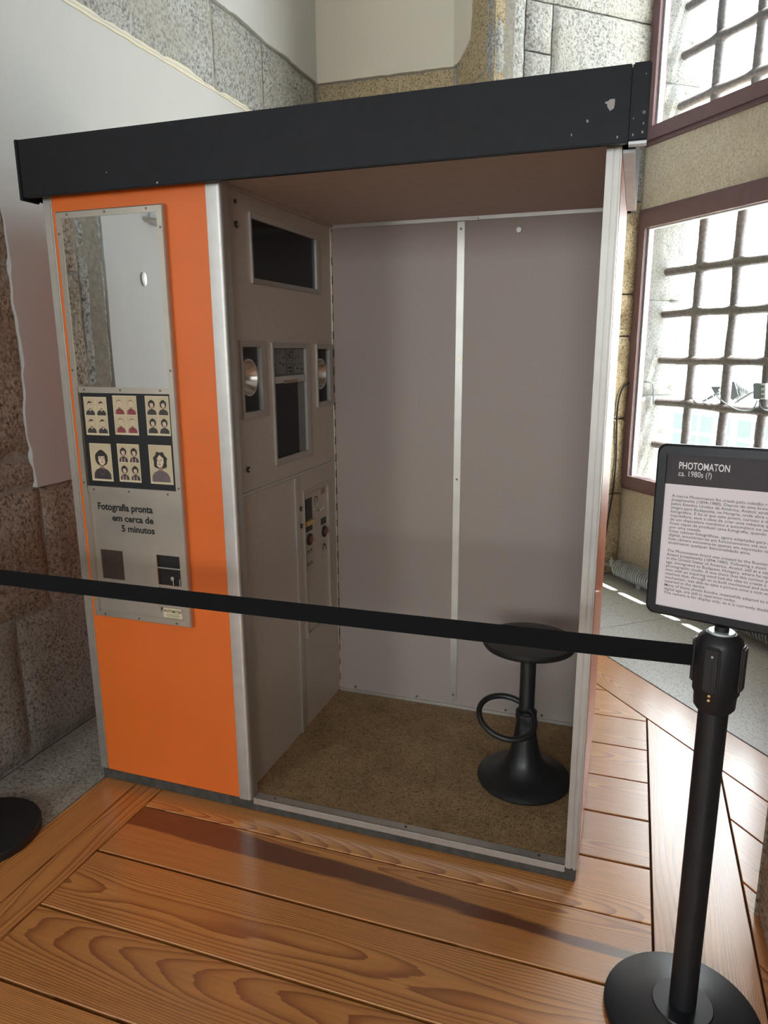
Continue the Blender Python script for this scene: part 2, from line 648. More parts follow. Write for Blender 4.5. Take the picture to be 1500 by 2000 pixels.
class Plane:
    """vertical wall face: origin, direction along it, normal into the room"""
    def __init__(s, o, t, n):
        s.o = Vector((o[0], o[1], 0)); s.t = Vector((t[0], t[1], 0)).normalized(); s.n = Vector((n[0], n[1], 0)).normalized()

    def p(s, a, z, d=0.0):
        return s.o + s.t * a + s.n * d + Vector((0, 0, z))


def backing(name, pl, s0, s1, z0, z1, mat, d0=-0.014, th=0.25):
    bm = bmesh.new()
    quad_prism(bm, [pl.p(s0, z0, d0), pl.p(s1, z0, d0), pl.p(s1, z1, d0), pl.p(s0, z1, d0)], -pl.n * th)
    return struct(fin(bm, name, mat))


def stone(pl, s0, s1, z0, z1, mat, parent, proud=0.0, amp=0.004, gap=0.006, dents=(), cell=0.03, seed=0.0, name='stone_block'):
    """one block: rounded arrises, hammered uneven face, depth behind it"""
    s0 += gap; s1 -= gap; z0 += gap; z1 -= gap
    ns = max(3, int((s1 - s0) / cell)); nz = max(3, int((z1 - z0) / cell))
    ns = min(ns, 60); nz = min(nz, 60)
    bm = bmesh.new()
    grid = []
    for j in range(nz + 1):
        row = []
        for i in range(ns + 1):
            a = s0 + (s1 - s0) * i / ns; z = z0 + (z1 - z0) * j / nz
            e = min(a - s0, s1 - a, z - z0, z1 - z)
            d = proud - 0.012 * max(0.0, 1 - e / 0.018) ** 2
            q = pl.p(a, z)
            d += amp * noise.noise(q * 9 + Vector((seed, 0, 0))) + amp * 0.7 * noise.noise(q * 26)
            if e < 1e-6:
                jit = 0.005 * noise.noise(q * 14)
                a += jit; z += jit * 0.6
            for (da, dz, ra, rz, dep) in dents:
                k = ((a - da) / ra) ** 2 + ((z - dz) / rz) ** 2
                if k < 4:
                    d -= dep * math.exp(-k * 1.6)
            row.append(bm.verts.new(pl.p(a, z, d)))
        grid.append(row)
    for j in range(nz):
        for i in range(ns):
            bm.faces.new((grid[j][i], grid[j][i + 1], grid[j + 1][i + 1], grid[j + 1][i]))
    rim = [grid[0][i] for i in range(ns + 1)] + [grid[j][ns] for j in range(1, nz + 1)] + [grid[nz][i] for i in range(ns - 1, -1, -1)] + [grid[j][0] for j in range(nz - 1, 0, -1)]
    back = [bm.verts.new(v.co - pl.n * (0.05 + proud)) for v in rim]
    for i in range(len(rim)):
        j = (i + 1) % len(rim)
        bm.faces.new((rim[i], rim[j], back[j], back[i]))
    return fin(bm, name, mat, parent, 50)


def rag(a, b, n, amp, seed):
    """points from a to b (2-tuples) with a worn, wandering edge"""
    out = []
    dx, dy = b[0] - a[0], b[1] - a[1]
    L = math.hypot(dx, dy)
    for i in range(n + 1):
        t = i / n
        w = (noise.noise(Vector((t * L * 4, seed, 0))) + 0.5 * noise.noise(Vector((t * L * 17, seed, 3)))) * amp
        if i in (0, n):
            w *= 0.3
        out.append((a[0] + dx * t - dy / L * w, a[1] + dy * t + dx / L * w))
    return out


def plaster_panel(pl, outline, mat, parent, d=0.007, th=0.019):
    bm = bmesh.new()
    quad_prism(bm, [pl.p(a, z, d) for a, z in outline], -pl.n * th)
    return fin(bm, 'plaster_panel', mat, parent)


# left wall: runs along the booth's depth
PL = Plane((-0.295, 2.54), (0, -1), (1, 0))
wl = backing('wall_left', PL, -0.2, 3.16, 0, CEIL, 'mortar')
for (s0, s1) in ((0.0, 0.64), (0.64, 1.10), (1.10, 1.95), (1.95, 2.6), (2.6, 3.04)):
    stone(PL, s0, s1, 2.49, 2.85, 'granite_grey', wl, seed=s0)
plaster_panel(PL, [(0.0, 0.918)] + rag((0.0, 2.485), (2.40, 2.485), 120, 0.008, 4.0)[0:] + rag((2.40, 2.485), (2.385, 0.918), 90, 0.022, 9.0)[1:], 'plaster_white', wl)
plaster_panel(PL, rag((0.0, 2.852), (3.04, 2.852), 120, 0.012, 14.0) + [(3.04, CEIL), (0.0, CEIL)], 'plaster_white', wl)
# rough upper arris of the lower plaster, sloping back to the stone band, window light painted in
bm = bmesh.new()
ra = rag((0.0, 2.468), (2.40, 2.468), 160, 0.004, 5.0); rb = rag((0.0, 2.497), (2.40, 2.497), 160, 0.012, 6.0)
va_ = [bm.verts.new(PL.p(a, z, 0.0115)) for a, z in ra]; vb_ = [bm.verts.new(PL.p(a, z, 0.0)) for a, z in rb]
vc_ = [bm.verts.new(PL.p(a, z, -0.004)) for a, z in ra]
for k in range(160):
    bm.faces.new((va_[k], va_[k + 1], vb_[k + 1], vb_[k])); bm.faces.new((va_[k + 1], va_[k], vc_[k], vc_[k + 1])); bm.faces.new((vc_[k], vb_[k], vb_[k + 1], vc_[k + 1]))
fin(bm, 'plaster_edge_lit', 'plaster_edge_lit', wl, 30)
# quoins of the doorway edge and the courses below the plaster
for i, (z0, z1) in enumerate(((0.918, 1.02), (1.02, 1.62), (1.62, 2.10), (2.10, 2.49))):
    stone(PL, 2.36, 3.04, z0, z1, 'granite_warm', wl, seed=20 + i, amp=0.006,
          dents=((2.44, 1.02, 0.03, 0.03, 0.02), (2.47, 1.06, 0.015, 0.02, 0.015)))
for (s0, s1) in ((0.0, 0.9), (0.9, 1.72), (1.72, 2.36), (2.36, 3.04)):
    stone(PL, s0, s1, 0.50, 0.918, 'granite_warm', wl, seed=30 + s0, amp=0.006)
for (s0, s1) in ((0.0, 1.2), (1.2, 2.52), (2.52, 3.04)):
    stone(PL, s0, s1, 0.0, 0.50, 'granite_plinth', wl, seed=40 + s0, amp=0.007, dents=((2.3, 0.46, 0.03, 0.03, 0.012), (2.22, 0.47, 0.02, 0.03, 0.012)))

# back wall behind the booth
PB = Plane((-0.295, 2.54), (1, 0), (0, -1))
wb = backing('wall_back', PB, -0.25, 1.0, 0, CEIL, 'mortar')
plaster_panel(PB, rag((0.0, 2.848), (0.815, 2.845), 70, 0.006, 22.0) + [(0.815, CEIL), (0.0, CEIL)], 'plaster_bounce_lit', wb)
for (z0, z1) in ((0, 0.5), (0.5, 1.05), (1.05, 1.65), (1.65, 2.25), (2.25, 2.845)):
    stone(PB, 0.0, 0.815, z0, z1, 'granite_ochre', wb, seed=z0 * 7, cell=0.05)

# canted pier between the back wall and the window niche
CP = Vector((0.804, 2.15, 0)); CB = Vector((0.52, 2.54, 0))
PF = Plane(CB, CP - CB, (-(2.54 - 2.15), -(0.804 - 0.52)))
LF = (CP - CB).length
wp = backing('wall_corner', PF, 0.0, LF - 0.004, 0, CEIL, 'mortar', th=0.10)
plaster_panel(PF, [(0.0, 2.845), (0.06, 2.842), (0.10, 2.85), (0.145, 2.868), (0.19, 2.885), (0.215, 2.90), (0.222, 2.95)] + rag((0.225, 2.96), (0.238, CEIL), 40, 0.008, 31.0) + [(0.0, CEIL)], 'plaster_bounce_lit', wp)
for (z0, z1) in ((0, 0.6), (0.6, 1.2), (1.2, 1.8), (1.8, 2.3), (2.3, 2.70), (2.70, 3.18), (3.18, CEIL)):
    stone(PF, 0.0 if z1 < 2.8 else 0.02, LF, z0, z1, 'granite_ochre', wp, seed=50 + z0, gap=0.003)

# deep jamb of the window niche
TJ = (WA - CP)
LJ = TJ.length
PJ = Plane(CP, TJ, (TJ.y, -TJ.x))
wj = backing('wall_niche', PJ, 0.03, LJ + 0.3, 0, CEIL, 'mortar', d0=-0.042, th=0.04)
dn = ((0.889, 1.80, 0.045, 0.075, 0.03), (0.898, 1.523, 0.04, 0.065, 0.032), (0.891, 1.31, 0.04, 0.06, 0.03))
for (s0, s1, z0, z1) in ((0.0, 0.187, 2.2, 3.4), (0.187, 0.345, 2.785, 3.01), (0.345, LJ, 2.55, 3.01), (0.187, 0.345, 2.2, 2.785), (0.187, LJ, 3.01, 3.5),
                         (0.345, LJ, 2.14, 2.55), (0.0, LJ, 1.65, 2.14), (0.0, LJ, 1.42, 1.65), (0.0, LJ, 0.95, 1.42), (0.0, LJ, 0.5, 0.95), (0.0, LJ, 0.0, 0.5),
                         (0.0, 0.187, 3.4, CEIL), (0.187, LJ, 3.5, CEIL), (0.0, 0.345, 2.14, 2.2)):
    stone(PJ, s0, s1, z0, z1, 'granite_grey' if z0 > 2.1 else 'granite_ochre', wj, seed=60 + s0 * 3 + z0, amp=0.005, dents=dn, gap=0.004, cell=0.022)

# window wall with its two openings
PW = Plane(WA, WT, -WN)
WTH = 0.34                       # wall thickness at the openings
SW = 1.30                        # width of the openings
Z1A, Z1B, Z2A, Z2B = 0.55, 2.075, 2.44, 3.80
SEND = 1.62


def wallpiece(bm, s0, s1, z0, z1, d0=0.0, th=WTH):
    quad_prism(bm, [PW.p(s0, z0, d0), PW.p(s1, z0, d0), PW.p(s1, z1, d0), PW.p(s0, z1, d0)], WN * th)


bm = bmesh.new()
wallpiece(bm, -0.25, SEND + 0.3, 0, Z1A)
wallpiece(bm, -0.25, SEND + 0.3, Z1B, Z2A)
wallpiece(bm, -0.25, SEND + 0.3, Z2B, CEIL)
ww = struct(fin(bm, 'wall_window', 'wall_render'))
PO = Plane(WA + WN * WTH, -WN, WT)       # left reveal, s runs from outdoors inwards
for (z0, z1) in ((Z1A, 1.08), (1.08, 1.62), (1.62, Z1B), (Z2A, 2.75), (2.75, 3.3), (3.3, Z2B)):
    stone(PO, 0.0, WTH, z0, z1, 'granite_reveal_dimmed', ww, seed=z0 * 11, gap=0.001, cell=0.02,
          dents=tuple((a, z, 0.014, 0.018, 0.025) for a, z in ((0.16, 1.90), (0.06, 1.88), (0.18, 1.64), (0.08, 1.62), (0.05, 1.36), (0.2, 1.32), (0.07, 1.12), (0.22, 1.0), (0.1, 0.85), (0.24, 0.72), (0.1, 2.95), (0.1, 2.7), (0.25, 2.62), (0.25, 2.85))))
bm = bmesh.new()
wallpiece(bm, -0.25, -0.05, Z1A, Z1B); wallpiece(bm, -0.25, -0.05, Z2A, Z2B)
wallpiece(bm, SW, SEND + 0.3, Z1A, Z1B); wallpiece(bm, SW, SEND + 0.3, Z2A, Z2B)
fin(bm, 'pier_stone', 'wall_render', ww)


def window(nm, z0, z1, sill, label):
    F = 0.068
    bm = bmesh.new()
    for (s0, s1, a, b) in ((-0.012, F - 0.012, z0, z1), (SW - F, SW + 0.012, z0, z1), (F - 0.012, SW - F, z0, z0 + F), (F - 0.012, SW - F, z1 - F - 0.012, z1)):
        fs = quad_prism(bm, [PW.p(s0, a, 0.028), PW.p(s1, a, 0.028), PW.p(s1, b, 0.028), PW.p(s0, b, 0.028)], WN * 0.07)
    w = struct(fin(bm, nm, 'frame_mauve'), label, 'window')
    bm = bmesh.new()
    if sill:
        quad_prism(bm, [PW.p(-0.005, z0 - 0.022, 0.014), PW.p(SW, z0 - 0.022, 0.014), PW.p(SW, z0, 0.014), PW.p(-0.005, z0, 0.014)], WN * 0.04)
        fin(bm, 'bottom_rail', 'frame_mauve', w)
    else:
        quad_prism(bm, [PW.p(-0.005, z1, 0.014), PW.p(SW, z1, 0.014), PW.p(SW, z1 + 0.022, 0.014), PW.p(-0.005, z1 + 0.022, 0.014)], WN * 0.04)
        quad_prism(bm, [PW.p(-0.005, z0 - 0.016, 0.014), PW.p(SW, z0 - 0.016, 0.014), PW.p(SW, z0, 0.014), PW.p(-0.005, z0, 0.014)], WN * 0.04)
        fin(bm, 'cover_strip', 'frame_mauve', w)
    bm = bmesh.new()
    for (s0, s1, a, b) in ((F - 0.012, F + 0.0, z0 + F, z1 - F - 0.012), (F, SW - F, z1 - F - 0.02, z1 - F - 0.012)):
        quad_prism(bm, [PW.p(s0, a, 0.004), PW.p(s1, a, 0.004), PW.p(s1, b, 0.004), PW.p(s0, b, 0.004)], WN * 0.03)
    fin(bm, 'glazing_bead', 'steel_light', w)
    bm = bmesh.new()
    quad_prism(bm, [PW.p(F - 0.01, z0 + F, -0.006), PW.p(SW - F, z0 + F, -0.006), PW.p(SW - F, z1 - F - 0.012, -0.006), PW.p(F - 0.01, z1 - F - 0.012, -0.006)], WN * 0.004)
    fin(bm, 'pane', 'window_glass', w)
    bm = bmesh.new()
    return w


w1 = window('window_1', Z1A, Z1B, False, 'mauve framed lower window with clear pane behind the information sign')
w2 = window('window_2', Z2A, Z2B, True, 'mauve framed upper window above the lower one, cut by the photograph edge')

# walls on the right and behind the camera
WE = WA + WT * SEND
GC = Vector((1.9203, 0.0347, 0))
dv = GC - WE
PR = Plane(WE, dv, (-dv.y, dv.x) if (-dv.y) < 0 else (dv.y, -dv.x))
if PR.n.dot(Vector((1.2, 1.2, 0)) - WE) < 0:
    PR.n = -PR.n
backing('wall_right', PR, -0.1, dv.length - 0.002, 0, CEIL, 'granite_warm', d0=0, th=0.2)
PR2 = Plane((1.9203, 0.0347), (0, -1), (-1, 0))
wr = backing('wall_right_pier', PR2, 0.01, 1.2, 0, CEIL, 'mortar', th=0.5)
for (z0, z1) in ((0, 0.6), (0.6, 1.3), (1.3, 2.0), (2.0, 2.7), (2.7, 3.3), (3.3, CEIL)):
    stone(PR2, 0.0, 1.2, z0, z1, 'granite_warm', wr, seed=90 + z0, cell=0.04, name='stone_block')


def shell(name, x0, x1, y0, y1, z0, z1, mat):
    return struct(box(name, (x0, y0, z0), (x1, y1, z1), mat))


shell('wall_right_rear', 1.92, 4.3, -1.17 - 0.25, -1.17, 0, CEIL, 'plaster_white').location.y += 0.0
shell('wall_far_right', 4.3, 4.5, -5.2, -1.17, 0, CEIL, 'plaster_white')
# angled wall left of the camera, seen in the booth's mirror
QA = Vector((-0.295, -0.5, 0)); QB = Vector((-1.84, -5.1, 0))
PQ = Plane(QA, QB - QA, ((QA - QB).y * -1, (QA - QB).x * 1))
if PQ.n.dot(CAM - QA) < 0:
    PQ.n = -PQ.n
LQ = (QB - QA).length
wq = backing('wall_side', PQ, 0.0, LQ, 0, CEIL, 'mortar', th=0.2)
for (z0, z1, ds) in ((0, 0.6, 0.25), (0.6, 1.22, 0.24), (1.22, 1.70, 0.23), (1.70, 2.3, 0.24), (2.3, 3.0, 0.23), (3.0, CEIL, 0.24)):
    stone(PQ, 0.0, ds, z0, z1, 'granite_grey', wq, seed=110 + z0, cell=0.02)
plaster_panel(PQ, rag((0.205, 0.0), (0.205, CEIL), 90, 0.008, 41.0)[::-1] + [(LQ, 0.0), (LQ, CEIL)], 'plaster_white', wq)
bm = bmesh.new()
for (x0, x1, z0, z1) in ((-2.2, -1.45, 0, CEIL), (-0.55, 0.95, 0, CEIL), (2.55, 4.5, 0, CEIL), (-1.45, -0.55, 0, 1.2), (0.95, 2.55, 0, 1.2), (-1.45, -0.55, 2.6, CEIL), (0.95, 2.55, 2.6, CEIL)):
    add_box(bm, (x0, -5.2, z0), (x1, -5.0, z1))
struct(fin(bm, 'wall_rear', 'plaster_white'))
for nm, cx, hw, lab in (('fill_window_1', -1.0, 0.45, 'added mauve framed fill light window of the rear wall nearer the stone doorway edge'), ('fill_window_2', 1.75, 0.8, 'added mauve framed fill light window of the rear wall behind the viewer')):
    bm = bmesh.new()  # frame of an unseen window added to light the booth front
    for (x0, x1, z0, z1) in ((-hw, -hw + 0.05, 1.2, 2.6), (hw - 0.05, hw, 1.2, 2.6), (-hw + 0.05, hw - 0.05, 1.2, 1.25), (-hw + 0.05, hw - 0.05, 2.55, 2.6)):
        add_box(bm, (cx + x0, -5.14, z0), (cx + x1, -5.07, z1))
    w3 = struct(fin(bm, nm, 'frame_mauve'), lab, 'window')
    box('pane', (cx - hw + 0.05, -5.11, 1.25), (cx + hw - 0.05, -5.106, 2.55), 'window_glass', w3)
bm = bmesh.new()
quad_prism(bm, footprint(CEIL), (0, 0, 0.2))
struct(fin(bm, 'ceiling', 'ceiling_white'))

# ------------------------------------------------------------------ floor
bm = bmesh.new()
quad_prism(bm, footprint(-0.2), (0, 0, 0.188))
floor = struct(fin(bm, 'floor', 'gap_dark'))


def plank(poly, direction, mat='pine', name='floor_plank', heart=0.0):
    """polygon on the floor -> board whose local X is its length"""
    if len(poly) < 3:
        return
    d = Vector((direction[0], direction[1], 0)).normalized()
    e = Vector((-d.y, d.x, 0))
    c = Vector((sum(p[0] for p in poly) / len(poly), sum(p[1] for p in poly) / len(poly), 0))
    loc = [Vector(((Vector((p[0], p[1], 0)) - c).dot(d), (Vector((p[0], p[1], 0)) - c).dot(e), 0)) for p in poly]
    bm = bmesh.new()
    top = [bm.verts.new(v) for v in loc]
    f = bm.faces.new(top)
    if f.normal.z < 0:
        f.normal_flip()
    r = bmesh.ops.extrude_face_region(bm, geom=[f])
    ev = [v for v in r['geom'] if isinstance(v, bmesh.types.BMVert)]
    bmesh.ops.translate(bm, verts=ev, vec=(0, 0, -0.0115))
    bmesh.ops.recalc_face_normals(bm, faces=bm.faces[:])
    up = [ed for ed in bm.edges if all(abs(v.co.z) < 1e-6 for v in ed.verts)]
    bmesh.ops.bevel(bm, geom=up, offset=0.0014, segments=1, affect='EDGES')
    bmesh.ops.recalc_face_normals(bm, faces=bm.faces[:])
    me = bpy.data.meshes.new(name)
    bm.to_mesh(me); bm.free()
    me.materials.append(MATS[mat])
    o = bpy.data.objects.new(name, me)
    COL.objects.link(o)
    o.parent = floor
    o.matrix_parent_inverse = Matrix.Translation(-WPOS[floor.name])
    m = Matrix((d, e, Vector((0, 0, 1)))).transposed().to_4x4()
    m.translation = c
    o.matrix_basis = m
    o['heart'] = heart
    return o


G = 0.0024
BN_OUT, BN_IN = WN.dot(WA) - 0.838, WN.dot(WA) - 1.047
XL, XR, XR2 = 0.2247, 1.6848, 1.9075
seams = [-4.98, -4.4, -4.0, -3.6, -3.2, -2.8, -2.4, -2.0, -1.75, -1.54, -1.33, -1.12, -0.912, -0.7046, -0.5024, -0.2922, -0.0817, 0.1187, 0.3265, 0.5282, 0.7304, 0.9391, 1.15, 1.36, 1.57, 1.78, 1.99, 2.2, 2.4, 2.54]
for y0, y1 in zip(seams, seams[1:]):
    g0 = 0.0055 if y0 in (-0.2922, -0.5024, -0.7046, 0.1187, 0.3265) else G
    lo = XL if y0 > -1.6 else -2.0
    hi = XR if y0 > -1.5 else 4.3
    poly = [(lo + G, y0 + g0), (hi - G, y0 + g0), (hi - G, y1 - G), (lo + G, y1 - G)]
    poly = clip(poly, WN.x, WN.y, BN_IN - G)
    poly = clip(poly, -PQ.n.x, -PQ.n.y, -PQ.n.dot(QA) - 0.005)
    plank(poly, (1, 0), heart=1.0 if abs(y0 + 0.2922) < 1e-6 else 0.0)
# left border: two boards along the wall
for x0, x1 in ((-0.60, -0.3), (-0.3, 0.004), (0.006, 0.128), (0.128, XL)):
    top = 2.53 if x0 > 0 else -0.52
    plank(clip([(x0 + G, -1.535), (x1 - G, -1.535), (x1 - G, top), (x0 + G, top)], -PQ.n.x, -PQ.n.y, -PQ.n.dot(QA) - 0.005), (0, 1))
# right border along the booth's depth
plank(clip([(XR + G, -1.5), (XR2 - G, -1.5), (XR2 - G, 1.6), (XR + G, 1.6)], WN.x, WN.y, BN_IN - G), (0, 1))
# border parallel to the window
def nt_xy(nd_, s): 
    q = WA + WT * s
    q = q + WN * (nd_ - WN.dot(q))
    return (q.x, q.y)
plank([nt_xy(BN_IN + G, -0.1), nt_xy(BN_IN + G, 3.2), nt_xy(BN_OUT - G, 3.2), nt_xy(BN_OUT - G, -0.1)], WT)
# boards of the field in the right-hand corner, parallel to the window
for k in range(6):
    b1 = BN_IN - 0.17 * k - G; b0 = BN_IN - 0.17 * (k + 1) + G
    poly = [nt_xy(b0, 1.0), nt_xy(b0, 3.4), nt_xy(b1, 3.4), nt_xy(b1, 1.0)]
    poly = clip(poly, -1, 0, -(XR2 + G))
    poly = clip(poly, 0, -1, 1.4)
    plank(poly, WT)
# stone slabs: strip along the left wall, paving of the niche
def slab(pts, mat, name='floor_slab', z=0.0):
    bm = bmesh.new()
    ns = [Vector((p[0], p[1], z)) for p in pts]
    quad_prism(bm, ns, (0, 0, -0.0118 - z))
    return fin(bm, name, mat, floor)


for y0, y1 in ((-0.49, 0.42), (0.42, 1.5), (1.5, 2.53)):
    slab([(-0.305, y0 + 0.002), (0.004, y0 + 0.002), (0.004, y1 - 0.002), (-0.305, y1 - 0.002)], 'granite_plinth')
for s0, s1 in ((-0.72, 0.72), (0.724, 1.9), (1.904, 3.0)):
    a_, b_ = BN_OUT + 0.004, WN.dot(WA) - 0.002
    if s0 < 0:
        pts = [nt_xy(a_, -0.03), nt_xy(a_, s1), nt_xy(b_, s1), nt_xy(b_, -0.03)]
    else:
        pts = [nt_xy(a_, s0), nt_xy(a_, s1), nt_xy(b_, s1), nt_xy(b_, s0)]
    slab(pts, 'granite_floor')

# ------------------------------------------------------------------ photo booth
W, D = 1.5004, 0.742
P1, PT_, P2 = 0.513, 0.556, 0.536
ZC0, ZC1 = 1.758, 1.9007        # canopy
ZCEIL = 1.771
KB = 0.038
BX, BY = 0.75, 0.0
booth = thing('photo_booth', 'orange and grey metal photo booth with black roof fascia and open cabin', 'photo booth', (0.75, 0.37, 0))
box('base_plinth', (0.004, 0.004, 0.001), (W - 0.004, D + 0.03, KB - 0.001), 'plinth_dark', booth, 0.002)
box('front_panel', (0.030, 0.0, KB), (P1 - 0.001, 0.02, ZC0 + 0.03), 'orange', booth, 0.0015)
box('side_panel', (0.002, 0.022, KB), (0.02, D + 0.02, ZC0 + 0.03), 'orange', booth)
box('corner_trim', (0.0, -0.002, KB), (0.0285, 0.022, ZC0 + 0.02), 'aluminium_dull', booth, 0.004)
# partition trim with a rounded nose
bm = bmesh.new()
pts = [Vector((P1, 0.03, KB)), Vector((P1, -0.004, KB))]
for k in range(7):
    a = math.pi / 2 * (1 - k / 6)
    pts.append(Vector((PT_ - 0.014 + 0.014 * math.cos(a), -0.004 + 0.014 - 0.014 * math.sin(a), KB)))
pts.append(Vector((PT_, 0.03, KB)))
quad_prism(bm, pts, (0, 0, ZC0 + 0.02 - KB))
fin(bm, 'corner_trim', 'aluminium', booth, 50)
# right post: two stepped mouldings
bm = bmesh.new()
add_box(bm, (1.4687, 0.0, KB), (1.486, 0.05, ZC0 + 0.02), 0.003)
add_box(bm, (1.4862, -0.003, KB), (1.4995, 0.05, ZC0 + 0.02), 0.004)
fin(bm, 'corner_post', 'post_alu', booth, 40)
box('side_panel', (W - 0.012, 0.052, KB), (W, D + 0.02, ZC0 + 0.03), 'orange', booth)
box('inner_side_wall', (1.4688, 0.051, KB + 0.004), (1.4768, D, ZCEIL), 'wall_vinyl', booth)
box('roof_soffit', (W + 0.0006, 0.012, 1.751), (1.5255, 0.70, 1.7575), 'white_paint', booth)
# back wall of the cabin in two sheets with a cover strip
box('back_panel', (P2 + 0.002, D, KB + 0.006), (0.9915, D + 0.012, ZCEIL), 'wall_vinyl', booth)
box('back_panel', (0.9925, D, KB + 0.006), (1.4688, D + 0.012, ZCEIL), 'wall_vinyl', booth)
st = box('joint_strip', (0.980, D - 0.004, 0.075), (1.005, D, 1.758), 'aluminium_dull', booth, 0.0015)
for z in (1.735, 0.913, 0.33, 0.095):
    cyl('screw', (0.9925, D - 0.006, z), (0.9925, D - 0.0035, z), 0.004, 'screw', st, n=10)
box('joint_flag', (0.990, D - 0.0055, 1.318), (0.9945, D - 0.0042, 1.326), 'brass', st)
tr = box('top_rail', (P2 + 0.002, D - 0.010, 1.7595), (1.4686, D, ZCEIL), 'aluminium_dull', booth, 0.001)
box('top_clip', (1.02, D - 0.016, 1.757), (1.05, D - 0.0095, 1.766), 'aluminium', tr)
br = box('bottom_rail', (P2 + 0.002, D - 0.010, KB + 0.006), (1.4686, D, 0.054), 'aluminium_dull', booth, 0.001)
for x in (0.60, 0.85, 1.10, 1.19, 1.32):
    cyl('screw', (x, D - 0.003, 0.064), (x, D + 0.001, 0.064), 0.0045, 'screw', br, n=10)
cyl('coat_stud', (1.179, D - 0.008, 1.722), (1.179, D, 1.722), 0.008, 'aluminium', booth, n=14)
# ceiling and floor
box('ceiling_panel', (P2 - 0.02, 0.0, ZCEIL), (1.4768, D, ZCEIL + 0.01), 'ceiling_board', booth)
box('floor_sheet', (P2 - 0.02, 0.034, KB), (1.4686, D + 0.002, KB + 0.005), 'lino', booth)
th_ = box('threshold', (PT_ + 0.001, 0.0, KB - 0.012), (1.4685, 0.006, KB + 0.008), 'aluminium', booth, 0.0015)
box('threshold_plate', (PT_ + 0.001, 0.0062, KB), (1.4685, 0.0338, KB + 0.0065), 'aluminium_dull', booth, 0.001)
for x in (0.62, 1.03, 1.40):
    cyl('screw', (x, 0.02, KB + 0.006), (x, 0.02, KB + 0.0085), 0.004, 'screw', th_, n=10)
# roof: four fascia boards round a lid
XA, XB, YA, YB = -0.037, 1.547, -0.04, D + 0.05
fb = box('fascia', (XA + 0.012, YA, ZC0), (1.5105, YA + 0.016, ZC1), 'canopy_black', booth, 0.0018)
for (x, z, w, h) in ((1.43, 1.805, 0.003, 0.004), (1.465, 1.835, 0.0025, 0.003), (0.25, 1.80, 0.002, 0.002), (0.40, 1.765, 0.003, 0.003), (1.475, 1.832, 0.010, 0.012), (1.40, 1.782, 0.002, 0.003), (1.49, 1.77, 0.002, 0.003)):
    bm = bmesh.new()
    k = 7
    quad_prism(bm, [Vector((x + w * (0.6 + 0.5 * random.random()) * math.cos(6.283 * i / k), YA - 0.0004, z + h * (0.6 + 0.5 * random.random()) * math.sin(6.283 * i / k))) for i in range(k)], (0, 0.0006, 0))
    fin(bm, 'scuff_mark', 'scuff', fb)
ec = box('fascia_end', (1.5115, YA - 0.0015, ZC0 + 0.002), (XB, YA + 0.02, ZC1 + 0.001), 'canopy_black', booth, 0.003)
for i in range(7):
    z = ZC0 + 0.008 + 0.12 * random.random() ** 1.5
    x = random.choice((1.519, 1.537, 1.538, 1.535))
    w = random.uniform(0.0008, 0.0022)
    bm = bmesh.new()
    quad_prism(bm, [Vector((x + w * (0.5 + random.random()) * math.cos(1.26 * j), YA - 0.0022, z + 1.6 * w * (0.5 + random.random()) * math.sin(1.26 * j))) for j in range(5)], (0, 0.0008, 0))
    fin(bm, 'scuff_mark', 'scuff', ec)
box('worn_edge', (1.512, YA - 0.001, ZC0 - 0.004), (XB - 0.001, YA + 0.02, ZC0 + 0.0015), 'white_paint', booth)
box('fascia_end', (XA, YA - 0.0015, ZC0 - 0.006), (XA + 0.0115, YA + 0.06, ZC1 + 0.001), 'canopy_black', booth, 0.002)
box('fascia', (XA + 0.001, YA + 0.061, ZC0), (XA + 0.0165, YB - 0.0165, ZC1), 'canopy_black', booth)
box('fascia', (1.5115, YA + 0.021, ZC0), (1.526, YB - 0.0165, ZC1), 'canopy_black', booth)
box('fascia', (XA, YB - 0.016, ZC0), (1.526, YB, ZC1), 'canopy_black', booth)
box('roof_lid', (XA + 0.017, YA + 0.0165, ZC1 - 0.014), (1.511, YB - 0.0165, ZC1 - 0.002), 'canopy_black', booth)

# --- display frame with mirror, sample photographs and delivery plate
FY = -0.018
fx0, fx1, fz0, fz1 = 0.0525, 0.393, 0.5745, 1.7215
FWD = 0.0185
bm = bmesh.new()


def mitre(bm, x0, x1, z0, z1, w, y0, y1, lip=0.003):
    """four mitred rails with a sloped inner edge"""
    o = [(x0, z0), (x1, z0), (x1, z1), (x0, z1)]
    i_ = [(x0 + w, z0 + w), (x1 - w, z0 + w), (x1 - w, z1 - w), (x0 + w, z1 - w)]
    m_ = [(x0 + lip, z0 + lip), (x1 - lip, z0 + lip), (x1 - lip, z1 - lip), (x0 + lip, z1 - lip)]
    for k in range(4):
        j = (k + 1) % 4
        g = 0.00035
        vs = []
        A, B, MA, MB, IA, IB = o[k], o[j], m_[k], m_[j], i_[k], i_[j]
        dx, dz = (B[0] - A[0]), (B[1] - A[1])
        L = math.hypot(dx, dz); ux, uz = dx / L * g, dz / L * g

        def P(q, y, s): return bm.verts.new((q[0] + ux * s, y, q[1] + uz * s))
        a0, b0 = P(A, y1, 1), P(B, y1, -1)
        a1, b1 = P(A, y0 + lip, 1), P(B, y0 + lip, -1)
        a2, b2 = P(MA, y0, 1), P(MB, y0, -1)
        a3, b3 = P(IA, y0, 1), P(IB, y0, -1)
        a4, b4 = P(IA, y1, 1), P(IB, y1, -1)
        for q in ((a0, b0, b1, a1), (a1, b1, b2, a2), (a2, b2, b3, a3), (a3, b3, b4, a4), (a0, a1, a2, a3, a4), (b0, b4, b3, b2, b1), (a0, a4, b4, b0)):
            bm.faces.new(q)


